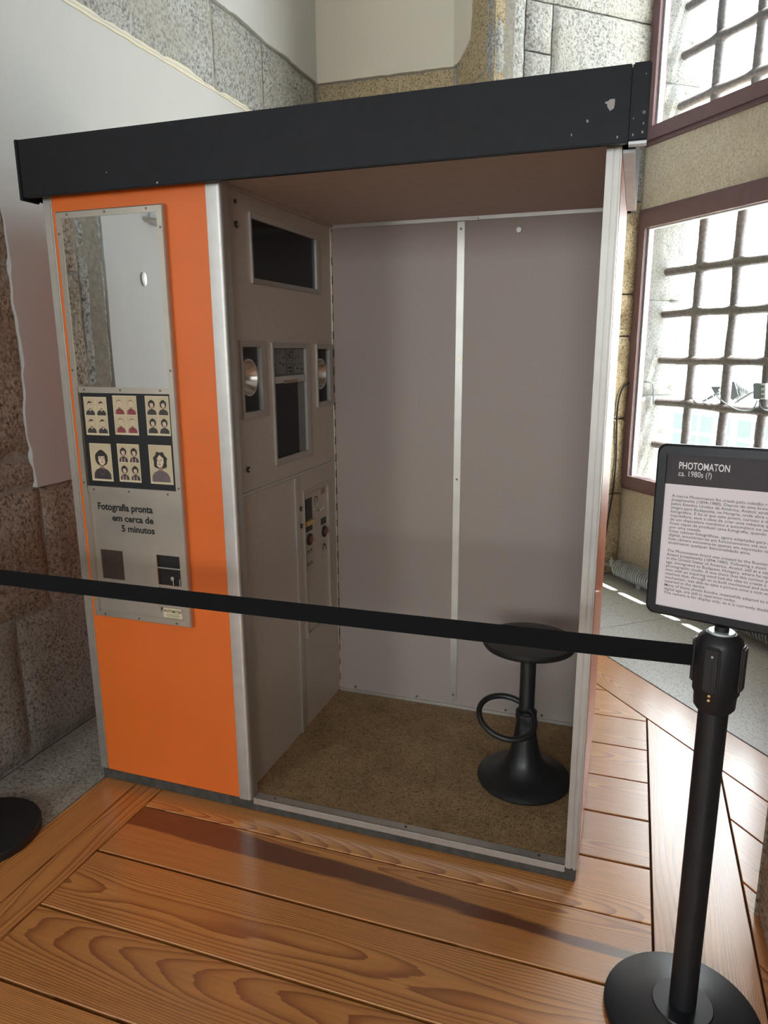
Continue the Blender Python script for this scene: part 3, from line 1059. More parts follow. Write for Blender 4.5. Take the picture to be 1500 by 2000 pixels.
mitre(bm, fx0, fx1, fz0, fz1, FWD, FY, -0.0005)
dfr = fin(bm, 'display_frame', 'plate_steel', booth)
ix0, ix1 = fx0 + FWD, fx1 - FWD
box('mirror', (ix0 - 0.0005, -0.0160, 1.259), (ix1 + 0.0005, -0.011, fz1 - FWD + 0.001), 'mirror_glass', booth)
cb = box('cross_bar', (ix0 + 0.0003, -0.0155, 1.2425), (ix1 - 0.0003, -0.0005, 1.2605), 'plate_steel', booth, 0.001)
cb2 = box('cross_bar', (ix0 + 0.0003, -0.0155, 0.957), (ix1 - 0.0003, -0.0005, 0.9755), 'plate_steel', booth, 0.001)


def fscrew(x, z, par, y):
    lathe('screw', [(0.0, 0.0), (0.0033, 0.0004), (0.0033, 0.0016), (0.0, 0.0022)], (x, y + 0.0006, z), 'screw', par, axis=(0, -1, 0), n=10)


for x in (0.093, 0.215, 0.345):
    fscrew(x, fz1 - 0.009, dfr, FY); fscrew(x, fz0 + 0.009, dfr, FY)
    fscrew(x, 1.2515, cb, -0.0155); fscrew(x, 0.966, cb2, -0.0155)
for z in (1.665, 1.305, 0.985, 0.64):
    fscrew(fx0 + 0.009, z, dfr, FY); fscrew(fx1 - 0.009, z, dfr, FY)

card = box('photo_display', (ix0 - 0.001, -0.007, 0.975), (ix1 + 0.001, -0.004, 1.243), 'black_card', booth)


def disc2(bm, cx, cz, rx, rz, y, mi, n=18, a0=0.0, a1=2 * math.pi):
    vs = [bm.verts.new((cx + rx * math.cos(a0 + (a1 - a0) * i / n), y, cz + rz * math.sin(a0 + (a1 - a0) * i / n))) for i in range(n + (0 if a1 - a0 > 6.28 else 1))]
    f = bm.faces.new(vs); f.material_index = mi
    return f


def poly2(bm, pts, y, mi):
    f = bm.faces.new([bm.verts.new((x, y, z)) for x, z in pts]); f.material_index = mi


MI = ['sepia_paper', 'sepia_back', 'print_face', 'print_hair', 'print_dark', 'print_red', 'print_grey', 'print_pink', 'print_shade', 'white_ink']


def portrait(bm, x0, z0, w, h, style, y, flip=False):
    """head and shoulders printed flat on the photograph, x0,z0 lower left corner"""
    k = -1 if flip else 1
    cx = x0 + w * 0.5
    e = 0.00012
    poly2(bm, [(x0, z0), (x0 + w, z0), (x0 + w, z0 + h), (x0, z0 + h)], y, 1)
    hr = h * 0.175
    hz = z0 + h * 0.60
    hc = {'man': 3, 'red': 8, 'bob': 3, 'bigbob': 3, 'check': 3, 'curl': 3}[style]
    sc = {'man': 4, 'red': 5, 'bob': 4, 'bigbob': 4, 'check': 4, 'curl': 6}[style]
    cx += k * w * 0.02
    # shoulders
    sh = [(-0.42, 0.0), (0.42, 0.0), (0.40, 0.16), (0.30, 0.255), (0.12, 0.315), (-0.12, 0.315), (-0.30, 0.255), (-0.40, 0.16)]
    # long hair behind the neck
    if style in ('bob', 'bigbob', 'check', 'curl'):
        ln = 1.55 if style == 'curl' else 1.25
        pts = []
        for i in range(28):
            a = 2 * math.pi * i / 28
            wv = 1 + (0.10 * math.sin(7 * a) if style in ('curl',) else 0.04 * math.sin(5 * a))
            zz = math.sin(a)
            pts.append((cx + 1.22 * hr * math.cos(a) * wv * (1.08 if zz < 0 else 1), hz + (hr * 1.32 * zz if zz > 0 else hr * ln * zz) * wv))
        poly2(bm, pts, y - e, hc)
    poly2(bm, [(cx - w * 0.10, z0 + h * 0.27), (cx + w * 0.10, z0 + h * 0.27), (cx + w * 0.09, hz - hr * 0.5), (cx - w * 0.09, hz - hr * 0.5)], y - 2 * e, 8)
    poly2(bm, [(cx + a * w, z0 + b * h) for a, b in sh], y - 3 * e, sc)
    if style == 'check':
        for a in (-0.26, 0.04):
            poly2(bm, [(cx + a * w, z0), (cx + (a + 0.15) * w, z0), (cx + (a + 0.14) * w, z0 + 0.24 * h), (cx + (a + 0.03) * w, z0 + 0.24 * h)], y - 4 * e, 7)
    if style == 'red':
        for q in (-1, 1):
            poly2(bm, [(cx, z0 + 0.23 * h), (cx + q * 0.13 * w, z0 + 0.27 * h), (cx + q * 0.12 * w, z0 + 0.325 * h), (cx, z0 + 0.29 * h)], y - 4 * e, 4)
        for i in range(3):
            poly2(bm, [(cx - 0.40 * w, z0 + (0.03 + 0.06 * i) * h), (cx - 0.30 * w, z0 + (0.04 + 0.06 * i) * h), (cx - 0.31 * w, z0 + (0.065 + 0.06 * i) * h), (cx - 0.39 * w, z0 + (0.055 + 0.06 * i) * h)], y - 4 * e, 1)
    if style == 'man':
        poly2(bm, [(cx - 0.09 * w, z0 + 0.315 * h), (cx + 0.11 * w, z0 + 0.315 * h), (cx + 0.02 * w, z0 + 0.2 * h)], y - 4 * e, 2)
    if style == 'bigbob':
        pv = [(cx + 0.11 * w * math.sin(t), z0 + (0.30 - 0.17 * math.cos(t * 0.5) * (1 if abs(t) < 9 else 1) * (1 - (t / 3.14) ** 2)) * h) for t in [(-3.14 + 6.28 * i / 16) for i in range(17)]]
        for (ax, az), (bx_, bz) in zip(pv, pv[1:]):
            poly2(bm, [(ax, az), (bx_, bz), (bx_ + 0.0003, bz + 0.0006), (ax + 0.0003, az + 0.0006)], y - 4 * e, 7)
    # face, shaded side, hair cap
    fxo = k * hr * 0.12
    disc2(bm, cx + fxo, hz - hr * 0.05, hr * 0.78, hr * 1.06, y - 5 * e, 2)
    cap = []
    for i in range(15):
        a = math.pi * (0.02 + 0.96 * i / 14)
        cap.append((cx + hr * 0.94 * math.cos(a), hz + hr * 0.15 + hr * 1.02 * math.sin(a)))
    if style in ('man',):
        cap += [(cx - 0.86 * hr, hz + 0.05 * hr), (cx - 0.62 * hr, hz + 0.45 * hr), (cx + fxo, hz + hr * 0.62), (cx + 0.82 * hr, hz + 0.45 * hr)]
    elif style == 'red':
        cap = [(x, z + hr * 0.12) for x, z in cap] + [(cx - 0.7 * hr, hz + 0.65 * hr), (cx, hz + hr * 0.88), (cx + 0.7 * hr, hz + 0.65 * hr)]
    else:
        cap += [(cx - 0.95 * hr, hz - 0.9 * hr), (cx - 0.62 * hr, hz - 0.75 * hr), (cx - 0.55 * hr, hz + 0.28 * hr), (cx - 0.05 * hr, hz + hr * (0.30 if style != 'curl' else 0.85)), (cx + 0.62 * hr, hz + 0.35 * hr), (cx + 0.74 * hr, hz - 0.75 * hr), (cx + 1.0 * hr, hz - 0.9 * hr)]
    f = bm.faces.new([bm.verts.new((x, y - 6 * e, z)) for x, z in cap]); f.material_index = hc
    for q in (-1, 1):      # eyes and brows
        disc2(bm, cx + fxo + q * hr * 0.33, hz - hr * 0.04, hr * 0.13, hr * 0.07, y - 7 * e, 3, 8)
        poly2(bm, [(cx + fxo + q * hr * 0.33 - hr * 0.18, hz + hr * 0.12), (cx + fxo + q * hr * 0.33 + hr * 0.18, hz + hr * 0.12), (cx + fxo + q * hr * 0.33 + hr * 0.16, hz + hr * 0.18), (cx + fxo + q * hr * 0.33 - hr * 0.16, hz + hr * 0.18)], y - 7 * e, 3)
    poly2(bm, [(cx + fxo - hr * 0.03, hz - hr * 0.02), (cx + fxo + hr * 0.06, hz - hr * 0.02), (cx + fxo + hr * 0.14, hz - hr * 0.36), (cx + fxo - hr * 0.04, hz - hr * 0.36)], y - 7 * e, 8)
    disc2(bm, cx + fxo, hz - hr * 0.62, hr * 0.24, hr * 0.07, y - 7 * e, 5 if style != 'man' else 8, 10)


PY = -0.0078


def photo(pa, pb, style, four, label):
    """print lying flat on the black card; pa/pb are its upper left and lower right pixels in the photograph"""
    a, b = fy(*pa, PY), fy(*pb, PY)
    x0, x1, z0, z1 = a.x, b.x, b.z, a.z
    bm = bmesh.new()
    poly2(bm, [(x0, z0), (x1, z0), (x1, z1), (x0, z1)], PY, 0)
    bdr = 0.0018
    zb = z0 + (z1 - z0) * 0.055
    if four:
        w = (x1 - x0 - 3 * bdr) / 2; h = (z1 - zb - 2.5 * bdr) / 2
        for i in range(2):
            for j in range(2):
                portrait(bm, x0 + bdr + i * (w + bdr), zb + j * (h + bdr), w, h, style, PY - 0.00012)
    else:
        portrait(bm, x0 + bdr, zb, x1 - x0 - 2 * bdr, z1 - zb - bdr, style, PY - 0.00012, flip=(style == 'curl'))
    me = bpy.data.meshes.new('photo_print')
    c = Vector(((x0 + x1) / 2, PY, (z0 + z1) / 2))
    bmesh.ops.translate(bm, verts=bm.verts[:], vec=-c)
    bm.normal_update()
    for f in bm.faces:
        if f.normal.y > 0:
            f.normal_flip()
    bm.to_mesh(me); bm.free()
    for m_ in MI:
        me.materials.append(MATS[m_])
    o = link(me, 'photo_print', c, card)
    o['label'] = label


def z2(x, y): return (140 + x / 5.769, 740 + y / 5.769)


photo(z2(128, 200), z2(425, 640), 'man', True, 'four small prints of a man in a dark jacket')
photo(z2(455, 186), z2(760, 638), 'red', True, 'four small prints of a child in a red top')
photo(z2(820, 190), z2(1120, 645), 'bob', True, 'four small prints of a woman with bobbed hair')
photo(z2(195, 722), z2(475, 1158), 'bigbob', False, 'large print of a woman in a patterned dark top')
photo(z2(505, 728), z2(790, 1172), 'check', True, 'four small prints of a woman in checked clothing')
photo(z2(860, 740), z2(1150, 1196), 'curl', False, 'large print of a woman with curly hair')

# delivery plate
PLT = -0.0085
bm = bmesh.new()
hx = [ix0 - 0.001, 0.0895, 0.168, 0.2855, 0.363, ix1 + 0.001]
hz_ = [fz0 + FWD - 0.001, 0.694, 0.784, 0.9568]
for i in range(5):
    for j in range(3):
        if j == 1 and i in (1, 3):
            continue
        f = [bm.verts.new((hx[a], PLT, hz_[b])) for a, b in ((i, j), (i + 1, j), (i + 1, j + 1), (i, j + 1))]
        bm.faces.new(f)
bmesh.ops.remove_doubles(bm, verts=bm.verts[:], dist=1e-5)
r = bmesh.ops.extrude_face_region(bm, geom=bm.faces[:])
bmesh.ops.translate(bm, verts=[v for v in r['geom'] if isinstance(v, bmesh.types.BMVert)], vec=(0, 0.004, 0))
plate = fin(bm, 'delivery_plate', 'plate_steel', booth)
gr = box('grille_back', (0.0895, -0.0012, 0.694), (0.168, 0.0, 0.784), 'black_card', plate)
bm = bmesh.new()
for i in range(26):
    z = 0.6955 + i * 0.0034
    add_box(bm, (0.0895, -0.006, z), (0.168, -0.0045, z + 0.0012))
for i in range(22):
    x = 0.091 + i * 0.0036
    add_box(bm, (x, -0.0066, 0.694), (x + 0.0011, -0.0058, 0.784))
g_ = fin(bm, 'grille_mesh', 'screw', plate)
g_['kind'] = 'stuff'
box('slot_back', (0.2855, -0.0012, 0.694), (0.363, 0.0, 0.784), 'black_plastic', plate)
box('slot_bar', (0.2855, -0.0084, 0.7435), (0.363, -0.0020, 0.7475), 'aluminium', plate, 0.0005)
for x in (0.335, 0.357):
    cyl('slot_wire', (x, -0.006, 0.6945), (x, -0.006, 0.716), 0.0011, 'chrome', plate, n=8)
lathe('slot_knob', [(0, 0), (0.006, 0.0005), (0.006, 0.003), (0, 0.004)], (0.331, -0.002, 0.714), 'aluminium_dull', plate, axis=(0, -1, 0), n=14)
HX, VZ = Vector((1, 0, 0)), Vector((0, 0, 1))
TY = PLT - 0.0005
lettering('Fotografia pronta', (0.0955, TY, 0.8985), HX, VZ, 0.190, 0.0285, 'ink', plate, bold=0.032)
lettering('em cerca de', (0.143, TY, 0.8735), HX, VZ, 0.142, 0.0205, 'ink', plate, bold=0.032)
lettering('5 minutos', (0.1725, TY, 0.8435), HX, VZ, 0.114, 0.0205, 'ink', plate, bold=0.032)
lettering('Deixar secar a', (0.287, TY, 0.680), HX, VZ, 0.074, 0.0082, 'ink', plate, bold=0.02)
lb = box('maker_label', (0.2965, -0.0096, 0.5955), (0.3585, -0.0086, 0.6235), 'cream_label', plate)
lettering('PHOTOMATON', (0.2985, -0.0099, 0.6105), HX, VZ, 0.058, 0.0095, 'ink', lb, bold=0.02)
for z, w in ((0.6055, 0.045), (0.602, 0.052), (0.5985, 0.04)):
    box('print_line', (0.327 - w / 2, -0.00985, z), (0.327 + w / 2, -0.0096, z + 0.0011), 'ink_grey', lb)
lettering('P', (0.2875, TY, 0.6125), HX, VZ, 0.0065, 0.012, 'ink', plate, bold=0.032)
lettering('T', (0.3592, TY, 0.614), HX, VZ, 0.0022, 0.010, 'ink', plate, bold=0.03)

# --- partition with the camera behind glass, doors and coin panel (faces +x)
PX = P2
YH = Vector((0, 1, 0))


def pbox(name, y0, y1, z0, z1, x0, x1, mat, parent, bev=0.0):
    return box(name, (PX + x0, y0, z0), (PX + x1, y1, z1), mat, parent, bev)


def holes_panel(name, y0, y1, z0, z1, holes, mat, parent, th=0.004, x=0.0):
    """sheet with rectangular openings"""
    ys = sorted({y0, y1, *[h[0] for h in holes], *[h[1] for h in holes]})
    zs = sorted({z0, z1, *[h[2] for h in holes], *[h[3] for h in holes]})
    bm = bmesh.new()
    vc = {}

    def V(a, b):
        if (a, b) not in vc:
            vc[(a, b)] = bm.verts.new((PX + x, a, b))
        return vc[(a, b)]
    for a, b in zip(ys, ys[1:]):
        for c, d in zip(zs, zs[1:]):
            m_, q = (a + b) / 2, (c + d) / 2
            if any(h[0] < m_ < h[1] and h[2] < q < h[3] for h in holes):
                continue
            bm.faces.new((V(a, c), V(b, c), V(b, d), V(a, d)))
    r = bmesh.ops.extrude_face_region(bm, geom=bm.faces[:])
    bmesh.ops.translate(bm, verts=[v for v in r['geom'] if isinstance(v, bmesh.types.BMVert)], vec=(-th, 0, 0))
    return fin(bm, name, mat, parent)


def pframe(y0, y1, z0, z1, w, par, mat='bezel', lo=0.0, hi=0.006, deep=0.012):
    """mitred bezel round an opening; y0.. are its outer edges"""
    bm = bmesh.new()
    o = [(y0, z0), (y1, z0), (y1, z1), (y0, z1)]
    i_ = [(y0 + w, z0 + w), (y1 - w, z0 + w), (y1 - w, z1 - w), (y0 + w, z1 - w)]
    for k in range(4):
        j = (k + 1) % 4
        a = [bm.verts.new((PX + lo, *o[k])), bm.verts.new((PX + lo, *o[j])), bm.verts.new((PX + hi, *o[j])), bm.verts.new((PX + hi, *o[k]))]
        b = [bm.verts.new((PX - deep, *i_[k])), bm.verts.new((PX - deep, *i_[j])), bm.verts.new((PX + hi * 0.35, *i_[j])), bm.verts.new((PX + hi * 0.35, *i_[k]))]
        bm.faces.new(a); bm.faces.new((a[3], a[2], b[2], b[3])); bm.faces.new((b[3], b[2], b[1], b[0]))
    return fin(bm, 'window_bezel', mat, par)


TW = (0.167, 0.622, 1.538, 1.722)
LL = (0.083, 0.220, 1.171, 1.382)
CW = (0.266, 0.521, 1.014, 1.378)
LR = (0.584, 0.715, 1.165, 1.375)
inset = lambda h, w: (h[0] + w, h[1] - w, h[2] + w, h[3] - w)
up_ = holes_panel('camera_panel', 0.035, 0.736, 0.964, 1.763, [inset(h, 0.010) for h in (TW, LL, CW, LR)], 'panel_grey', booth)
pframe(*TW, 0.014, up_); pframe(*LL, 0.016, up_); pframe(*CW, 0.016, up_); pframe(*LR, 0.016, up_)
pbox('dark_window', *inset(TW, 0.013), -0.010, -0.006, 'black_glass', up_)
# lamp boxes with reflector bowls behind glass
for h in (LL, LR):
    q = inset(h, 0.012)
    bm = bmesh.new()
    y0, y1, z0, z1 = q
    A = [bm.verts.new((PX - 0.012, a, b)) for a, b in ((y0, z0), (y1, z0), (y1, z1), (y0, z1))]
    B = [bm.verts.new((PX - 0.09, a, b)) for a, b in ((y0, z0), (y1, z0), (y1, z1), (y0, z1))]
    for k in range(4):
        bm.faces.new((A[k], A[(k + 1) % 4], B[(k + 1) % 4], B[k]))
    bm.faces.new(B)
    lb_ = fin(bm, 'lamp_housing', 'black_card', up_)
    cy, cz = (y0 + y1) / 2 + 0.0, (z0 + z1) / 2 + 0.005
    lathe('reflector', [(0.0, 0.0), (0.018, 0.002), (0.034, 0.010), (0.046, 0.024), (0.051, 0.042), (0.052, 0.045), (0.048, 0.044), (0.033, 0.014), (0.0, 0.004)], (PX - 0.056, cy, cz), 'chrome', lb_, axis=(1, 0, 0), n=40)
    lathe('bulb', [(0.0, 0.0), (0.006, 0.003), (0.009, 0.010), (0.006, 0.017), (0.0, 0.02)], (PX - 0.054, cy, cz), 'white_plastic', lb_, axis=(1, 0, 0), n=18)
    pbox('lamp_glass', *inset(h, 0.012), -0.0075, -0.0055, 'smoked_glass', up_)
cw = inset(CW, 0.013)
pbox('camera_glass', cw[0], cw[1], cw[2], 1.262, -0.012, -0.008, 'black_glass', up_)
pbox('camera_blind', cw[1] - 0.052, cw[1], cw[2], 1.262, -0.0078, -0.0072, 'card_grey', up_)
pbox('window_divider', cw[0], cw[1], 1.258, 1.278, -0.012, 0.001, 'aluminium_dull', up_)
pbox('divider_slot', cw[0] + 0.06, cw[1] - 0.07, 1.256, 1.266, 0.001, 0.0016, 'print_shade', up_)
ic = pbox('instruction_card', cw[0], cw[1], 1.278, cw[3], -0.012, -0.007, 'card_grey', up_)
XI = PX - 0.0066
for (a, b, c, d) in ((0.0, 0.43, 0.0, 1.0), (0.43, 0.63, 0.0, 0.47), (0.43, 0.63, 0.47, 1.0), (0.63, 1.0, 0.0, 1.0)):
    yw, zw = cw[1] - cw[0], cw[3] - 1.278
    y0, y1 = cw[0] + a * yw + 0.004, cw[0] + b * yw - 0.002
    z0, z1 = 1.278 + c * zw + 0.004, 1.278 + d * zw - 0.004
    bm = bmesh.new()
    for (p, q, r_, s) in ((y0, y1, z0, z0 + 0.001), (y0, y1, z1 - 0.001, z1), (y0, y0 + 0.001, z0, z1), (y1 - 0.001, y1, z0, z1)):
        add_box(bm, (XI, p, r_), (XI + 0.0004, q, s))
    for k in range(9):
        yy = random.uniform(y0 + 0.006, y1 - 0.016); zz = random.uniform(z0 + 0.006, z1 - 0.012)
        add_box(bm, (XI, yy, zz), (XI + 0.0004, yy + random.uniform(0.003, 0.012), zz + random.uniform(0.0012, 0.006)))
    fin(bm, 'instruction_drawing', 'ink', ic)


def pscrew(y, z, r, par):
    s = lathe('lock', [(0.0, 0.0), (r, 0.0005), (r, 0.003), (r * 0.6, 0.0045), (0.0, 0.0045)], (PX + 0.0002, y, z), 'print_dark', par, axis=(1, 0, 0), n=18)
    lathe('lock_barrel', [(0.0, 0.0), (r * 0.35, 0.0), (r * 0.35, 0.0012), (0, 0.0015)], (PX + 0.0046, y, z), 'chrome', s, axis=(1, 0, 0), n=12)


pscrew(0.098, 1.680, 0.009, up_); pscrew(0.100, 1.027, 0.009, up_)
lathe('screw', [(0, 0), (0.006, 0), (0.005, 0.003), (0, 0.004)], (PX, 0.098, 1.737), 'print_dark', up_, axis=(1, 0, 0), n=12)
pbox('head_rail', 0.03, 0.736, 1.7635, ZCEIL, -0.004, 0.010, 'ceiling_board', booth, 0.001)
pbox('divider_rail', 0.055, 0.736, 0.954, 0.9635, -0.003, 0.003, 'aluminium_dull', booth, 0.001)
ld = pbox('cabinet_door', 0.057, 0.387, KB + 0.012, 0.953, -0.004, 0.0, 'panel_grey', booth, 0.001)
pbox('door_hinge', 0.0505, 0.0565, KB + 0.012, 0.953, -0.003, 0.003, 'aluminium_dull', ld, 0.002)
for i in range(14):
    z = 0.09 + i * 0.062
    pbox('hinge_gap', 0.0502, 0.0568, z, z + 0.028, 0.0031, 0.0034, 'black_plastic', ld)
pbox('mullion', 0.3885, 0.414, KB + 0.006, 0.953, -0.004, 0.0045, 'aluminium_dull', booth, 0.001)
CO = (0.452, 0.676, 0.375, 0.897)
rd = holes_panel('coin_door', 0.4155, 0.729, KB + 0.012, 0.953, [inset(CO, 0.006)], 'panel_grey', booth)
pbox('door_hinge', 0.7295, 0.736, KB + 0.012, 1.763, -0.003, 0.003, 'aluminium_dull', rd, 0.002)
for i in range(26):
    z = 0.09 + i * 0.062
    pbox('hinge_gap', 0.7292, 0.7363, z, z + 0.028, 0.0031, 0.0034, 'black_plastic', rd)
pframe(*CO, 0.012, rd, 'plate_steel', 0.0, 0.004, 0.007)
cp = pbox('coin_panel', *inset(CO, 0.010), -0.009, -0.006, 'panel_grey', rd)
C0 = -0.006
pbox('coin_plate', 0.479, 0.529, 0.790, 0.862, C0, C0 + 0.003, 'black_plastic', rd, 0.0005)
pbox('coin_chute', 0.479, 0.534, 0.770, 0.788, C0, C0 + 0.010, 'brass', rd, 0.002)
pbox('print_label', 0.482, 0.530, 0.748, 0.766, C0, C0 + 0.0015, 'black_plastic', rd)
pbox('print_label', 0.606, 0.651, 0.744, 0.768, C0, C0 + 0.0015, 'black_plastic', rd)
pbox('price_label', 0.612, 0.650, 0.855, 0.876, C0, C0 + 0.0012, 'print_shade', rd)
cyl('return_lever', (PX + C0, 0.560, 0.812), (PX + C0 + 0.022, 0.560, 0.812), 0.005, 'chrome', rd, n=14)
cyl('lever_arm', (PX + C0 + 0.020, 0.548, 0.812), (PX + C0 + 0.020, 0.590, 0.816), 0.0038, 'chrome', rd, n=12)
bm = bmesh.new()
for (a, b, c, d) in ((0.556, 0.559, 0.826, 0.856), (0.556, 0.580, 0.854, 0.857), (0.578, 0.581, 0.835, 0.857)):
    add_box(bm, (PX + C0, a, c), (PX + C0 + 0.0004, b, d))
fin(bm, 'lever_sketch', 'ink', rd)
for (y, z) in ((0.507, 0.718), (0.632, 0.716)):
    bz = lathe('button_bezel', [(0.0, 0.0), (0.021, 0.0), (0.021, 0.004), (0.015, 0.006), (0.013, 0.003), (0.0, 0.003)], (PX + C0, y, z), 'black_plastic', rd, axis=(1, 0, 0), n=28)
    lathe('button', [(0.0, 0.0), (0.0125, 0.0), (0.0125, 0.005), (0.009, 0.007), (0.0, 0.0075)], (PX + C0 + 0.003, y, z), 'button_red', bz, axis=(1, 0, 0), n=24)


def head_icon(y, z, s, par):
    """printed head outline: hair arch and face line"""
    bm = bmesh.new()
    n = 14
    o = [(y + s * math.cos(math.pi * (-0.15 + 1.3 * i / n)), z + 1.15 * s * math.sin(math.pi * (-0.15 + 1.3 * i / n))) for i in range(n + 1)]
    i_ = [(y + 0.55 * s * math.cos(math.pi * (-0.15 + 1.3 * i / n)), z + 0.75 * s * math.sin(math.pi * (-0.15 + 1.3 * i / n)) - 0.1 * s) for i in range(n + 1)]
    for k in range(n):
        bm.faces.new([bm.verts.new((PX + C0 + 0.0004, *q)) for q in (o[k], o[k + 1], i_[k + 1], i_[k])])
    f = 0.0006
    for a in ((y - 1.5 * s, y + 1.5 * s, z - 2.1 * s, z - 2.1 * s + f), (y - 1.5 * s, y - 1.5 * s + f, z - 2.1 * s, z + 1.6 * s), (y + 1.5 * s - f, y + 1.5 * s, z - 2.1 * s, z + 1.6 * s), (y - 1.5 * s, y + 1.5 * s, z + 1.6 * s - f, z + 1.6 * s)):
        bm.faces.new([bm.verts.new((PX + C0 + 0.0004, *q)) for q in ((a[0], a[2]), (a[1], a[2]), (a[1], a[3]), (a[0], a[3]))])
    fin(bm, 'head_drawing', 'ink', par)


for (y, z) in ((0.493, 0.672), (0.518, 0.672), (0.493, 0.627), (0.518, 0.627)):
    head_icon(y, z, 0.0085, rd)
head_icon(0.630, 0.655, 0.0155, rd)
for z in (0.842, 0.783):
    pscrew(0.4335, z, 0.0085, rd)
pbox('scratch_mark', 0.300, 0.304, 0.500, 0.509, 0.0003, 0.0006, 'plate_steel', ld)

# ------------------------------------------------------------------ stool
SX, SY = 1.310, 0.364
ZF = KB + 0.0055
stool = thing('swivel_stool', 'black cast iron pedestal stool with round seat inside the booth', 'stool', (SX, SY, ZF))
lathe('pedestal', [(0.0, 0.0), (0.141, 0.0), (0.144, 0.006), (0.143, 0.012), (0.134, 0.019), (0.112, 0.026), (0.085, 0.036), (0.063, 0.054), (0.050, 0.080), (0.041, 0.115), (0.034, 0.155), (0.030, 0.19), (0.029, 0.205), (0.032, 0.210), (0.032, 0.232), (0.026, 0.236), (0.0, 0.236)], (SX, SY, ZF), 'black_iron', stool, n=64)
cyl('column', (SX, SY, ZF + 0.236), (SX, SY, 0.490), 0.0235, 'black_iron', stool, n=28)
lathe('seat', [(0.0, 0.0), (0.024, 0.0), (0.060, 0.003), (0.100, 0.008), (0.104, 0.003), (0.120, 0.003), (0.135, 0.008), (0.1395, 0.015), (0.1395, 0.021), (0.136, 0.025), (0.118, 0.026), (0.06, 0.024), (0.0, 0.0235)], (SX, SY, 0.484), 'black_iron', stool, n=64)
ringn = (Vector((0, 0, 1)) * 0.80 - FW * 0.62).normalized()
rc = Vector((SX, SY - 0.02, 0.285))
rp = []
for i in range(36):
    a = 2 * math.pi * i / 36
    ex, ey = 57 * math.cos(a), 40 * math.sin(a)
    ca, sa = math.cos(0.42), math.sin(0.42)
    rp.append(on(990 + ex * ca - ey * sa, 1402 + ex * sa + ey * ca, ringn, ringn.dot(rc)))
tube('foot_ring', rp, 0.0088, 'black_iron', stool, n=10, closed=True)
bm = bmesh.new()
add_box(bm, (SX - 0.012, SY - 0.048, 0.225), (SX + 0.022, SY - 0.02, 0.285), 0.006)
fin(bm, 'ring_clamp', 'black_iron', stool, 40)

# ------------------------------------------------------------------ barrier posts, belt and sign
RX, RY = 1.735, -0.325
post = thing('barrier_post', 'black barrier post on round base carrying the information sign', 'barrier post', (RX, RY, 0))
lathe('base', [(0.0, 0.0), (0.152, 0.0), (0.154, 0.004), (0.154, 0.014), (0.150, 0.019), (0.120, 0.027), (0.060, 0.038), (0.058, 0.041), (0.030, 0.042), (0.0, 0.042)], (RX, RY, 0), 'black_satin', post, n=72)
cyl('tube', (RX, RY, 0.042), (RX, RY, 0.735), 0.0262, 'black_plastic', post, n=36)
# belt cassette: rounded body with ribs and clips
bm = bmesh.new()
add_lathe(bm, [(0.0, 0.705), (0.031, 0.705), (0.036, 0.712), (0.037, 0.735), (0.0405, 0.742), (0.0405, 0.835), (0.037, 0.846), (0.026, 0.855), (0.0, 0.856)], (RX, RY, 0), n=40)
hd = fin(bm, 'belt_head', 'black_plastic', post, 35)
hdir = Vector((0.9335, -0.3578, 0)).normalized()
fdir = Vector((-hdir.y, hdir.x, 0)) * -1
for ang, nm in ((0.0, 'clip'), (1.5708, 'clip'), (-1.5708, 'clip')):
    d = Matrix.Rotation(ang, 3, 'Z') @ fdir
    e = Vector((-d.y, d.x, 0))
    bm = bmesh.new()
    c = Vector((RX, RY, 0)) + d * 0.036
    w = 0.013
    quad_prism(bm, [c - e * w + VZ * 0.752, c + e * w + VZ * 0.752, c + e * w + VZ * 0.838, c - e * w + VZ * 0.838], d * 0.009)
    es = bm.edges[:]
    bmesh.ops.bevel(bm, geom=es, offset=0.003, segments=2, affect='EDGES')
    k = fin(bm, nm, 'black_plastic', hd, 40)
    if ang == 0.0:
        for z in (0.745, 0.7365):
            q = Vector((RX, RY, z)) + fdir * 0.0402
            cyl('rivet', q - fdir * 0.003, q + fdir * 0.0016, 0.0026, 'brass', hd, n=12)
        q = c + d * 0.009 + VZ * 0.822
        cyl('rivet', q - d * 0.001, q + d * 0.001, 0.0022, 'aluminium', hd, n=12)
        bm = bmesh.new()
        cc = c + d * 0.0088
        quad_prism(bm, [cc - e * 0.0015 + VZ * 0.762, cc + e * 0.0015 + VZ * 0.762, cc + e * 0.0015 + VZ * 0.812, cc - e * 0.0015 + VZ * 0.812], d * 0.0012)
        fin(bm, 'rib', 'black_satin', hd)
cyl('neck', (RX, RY, 0.854), (RX, RY, 0.8682), 0.0125, 'black_plastic', post, n=20)
lathe('cap', [(0.0, 0.0), (0.024, 0.0), (0.022, 0.003), (0.0, 0.0035)], (RX, RY, 0.8552), 'steel_light', hd, n=32)

LX, LY = -0.122, -0.345
lp = thing('barrier_post', 'black barrier post with thick disc base beside the left stone wall', 'barrier post', (LX, LY, 0))
lathe('base', [(0.0, 0.0), (0.148, 0.0), (0.150, 0.003), (0.150, 0.022), (0.147, 0.026), (0.06, 0.029), (0.0, 0.030)], (LX, LY, 0), 'black_plastic', lp, n=64)
cyl('tube', (LX, LY, 0.030), (LX, LY, 0.735), 0.0262, 'black_plastic', lp, n=32)
lathe('belt_head', [(0.0, 0.705), (0.031, 0.705), (0.036, 0.712), (0.037, 0.735), (0.0405, 0.742), (0.0405, 0.835), (0.037, 0.846), (0.026, 0.855), (0.0, 0.856)], (LX, LY, 0), 'black_plastic', lp, n=36)
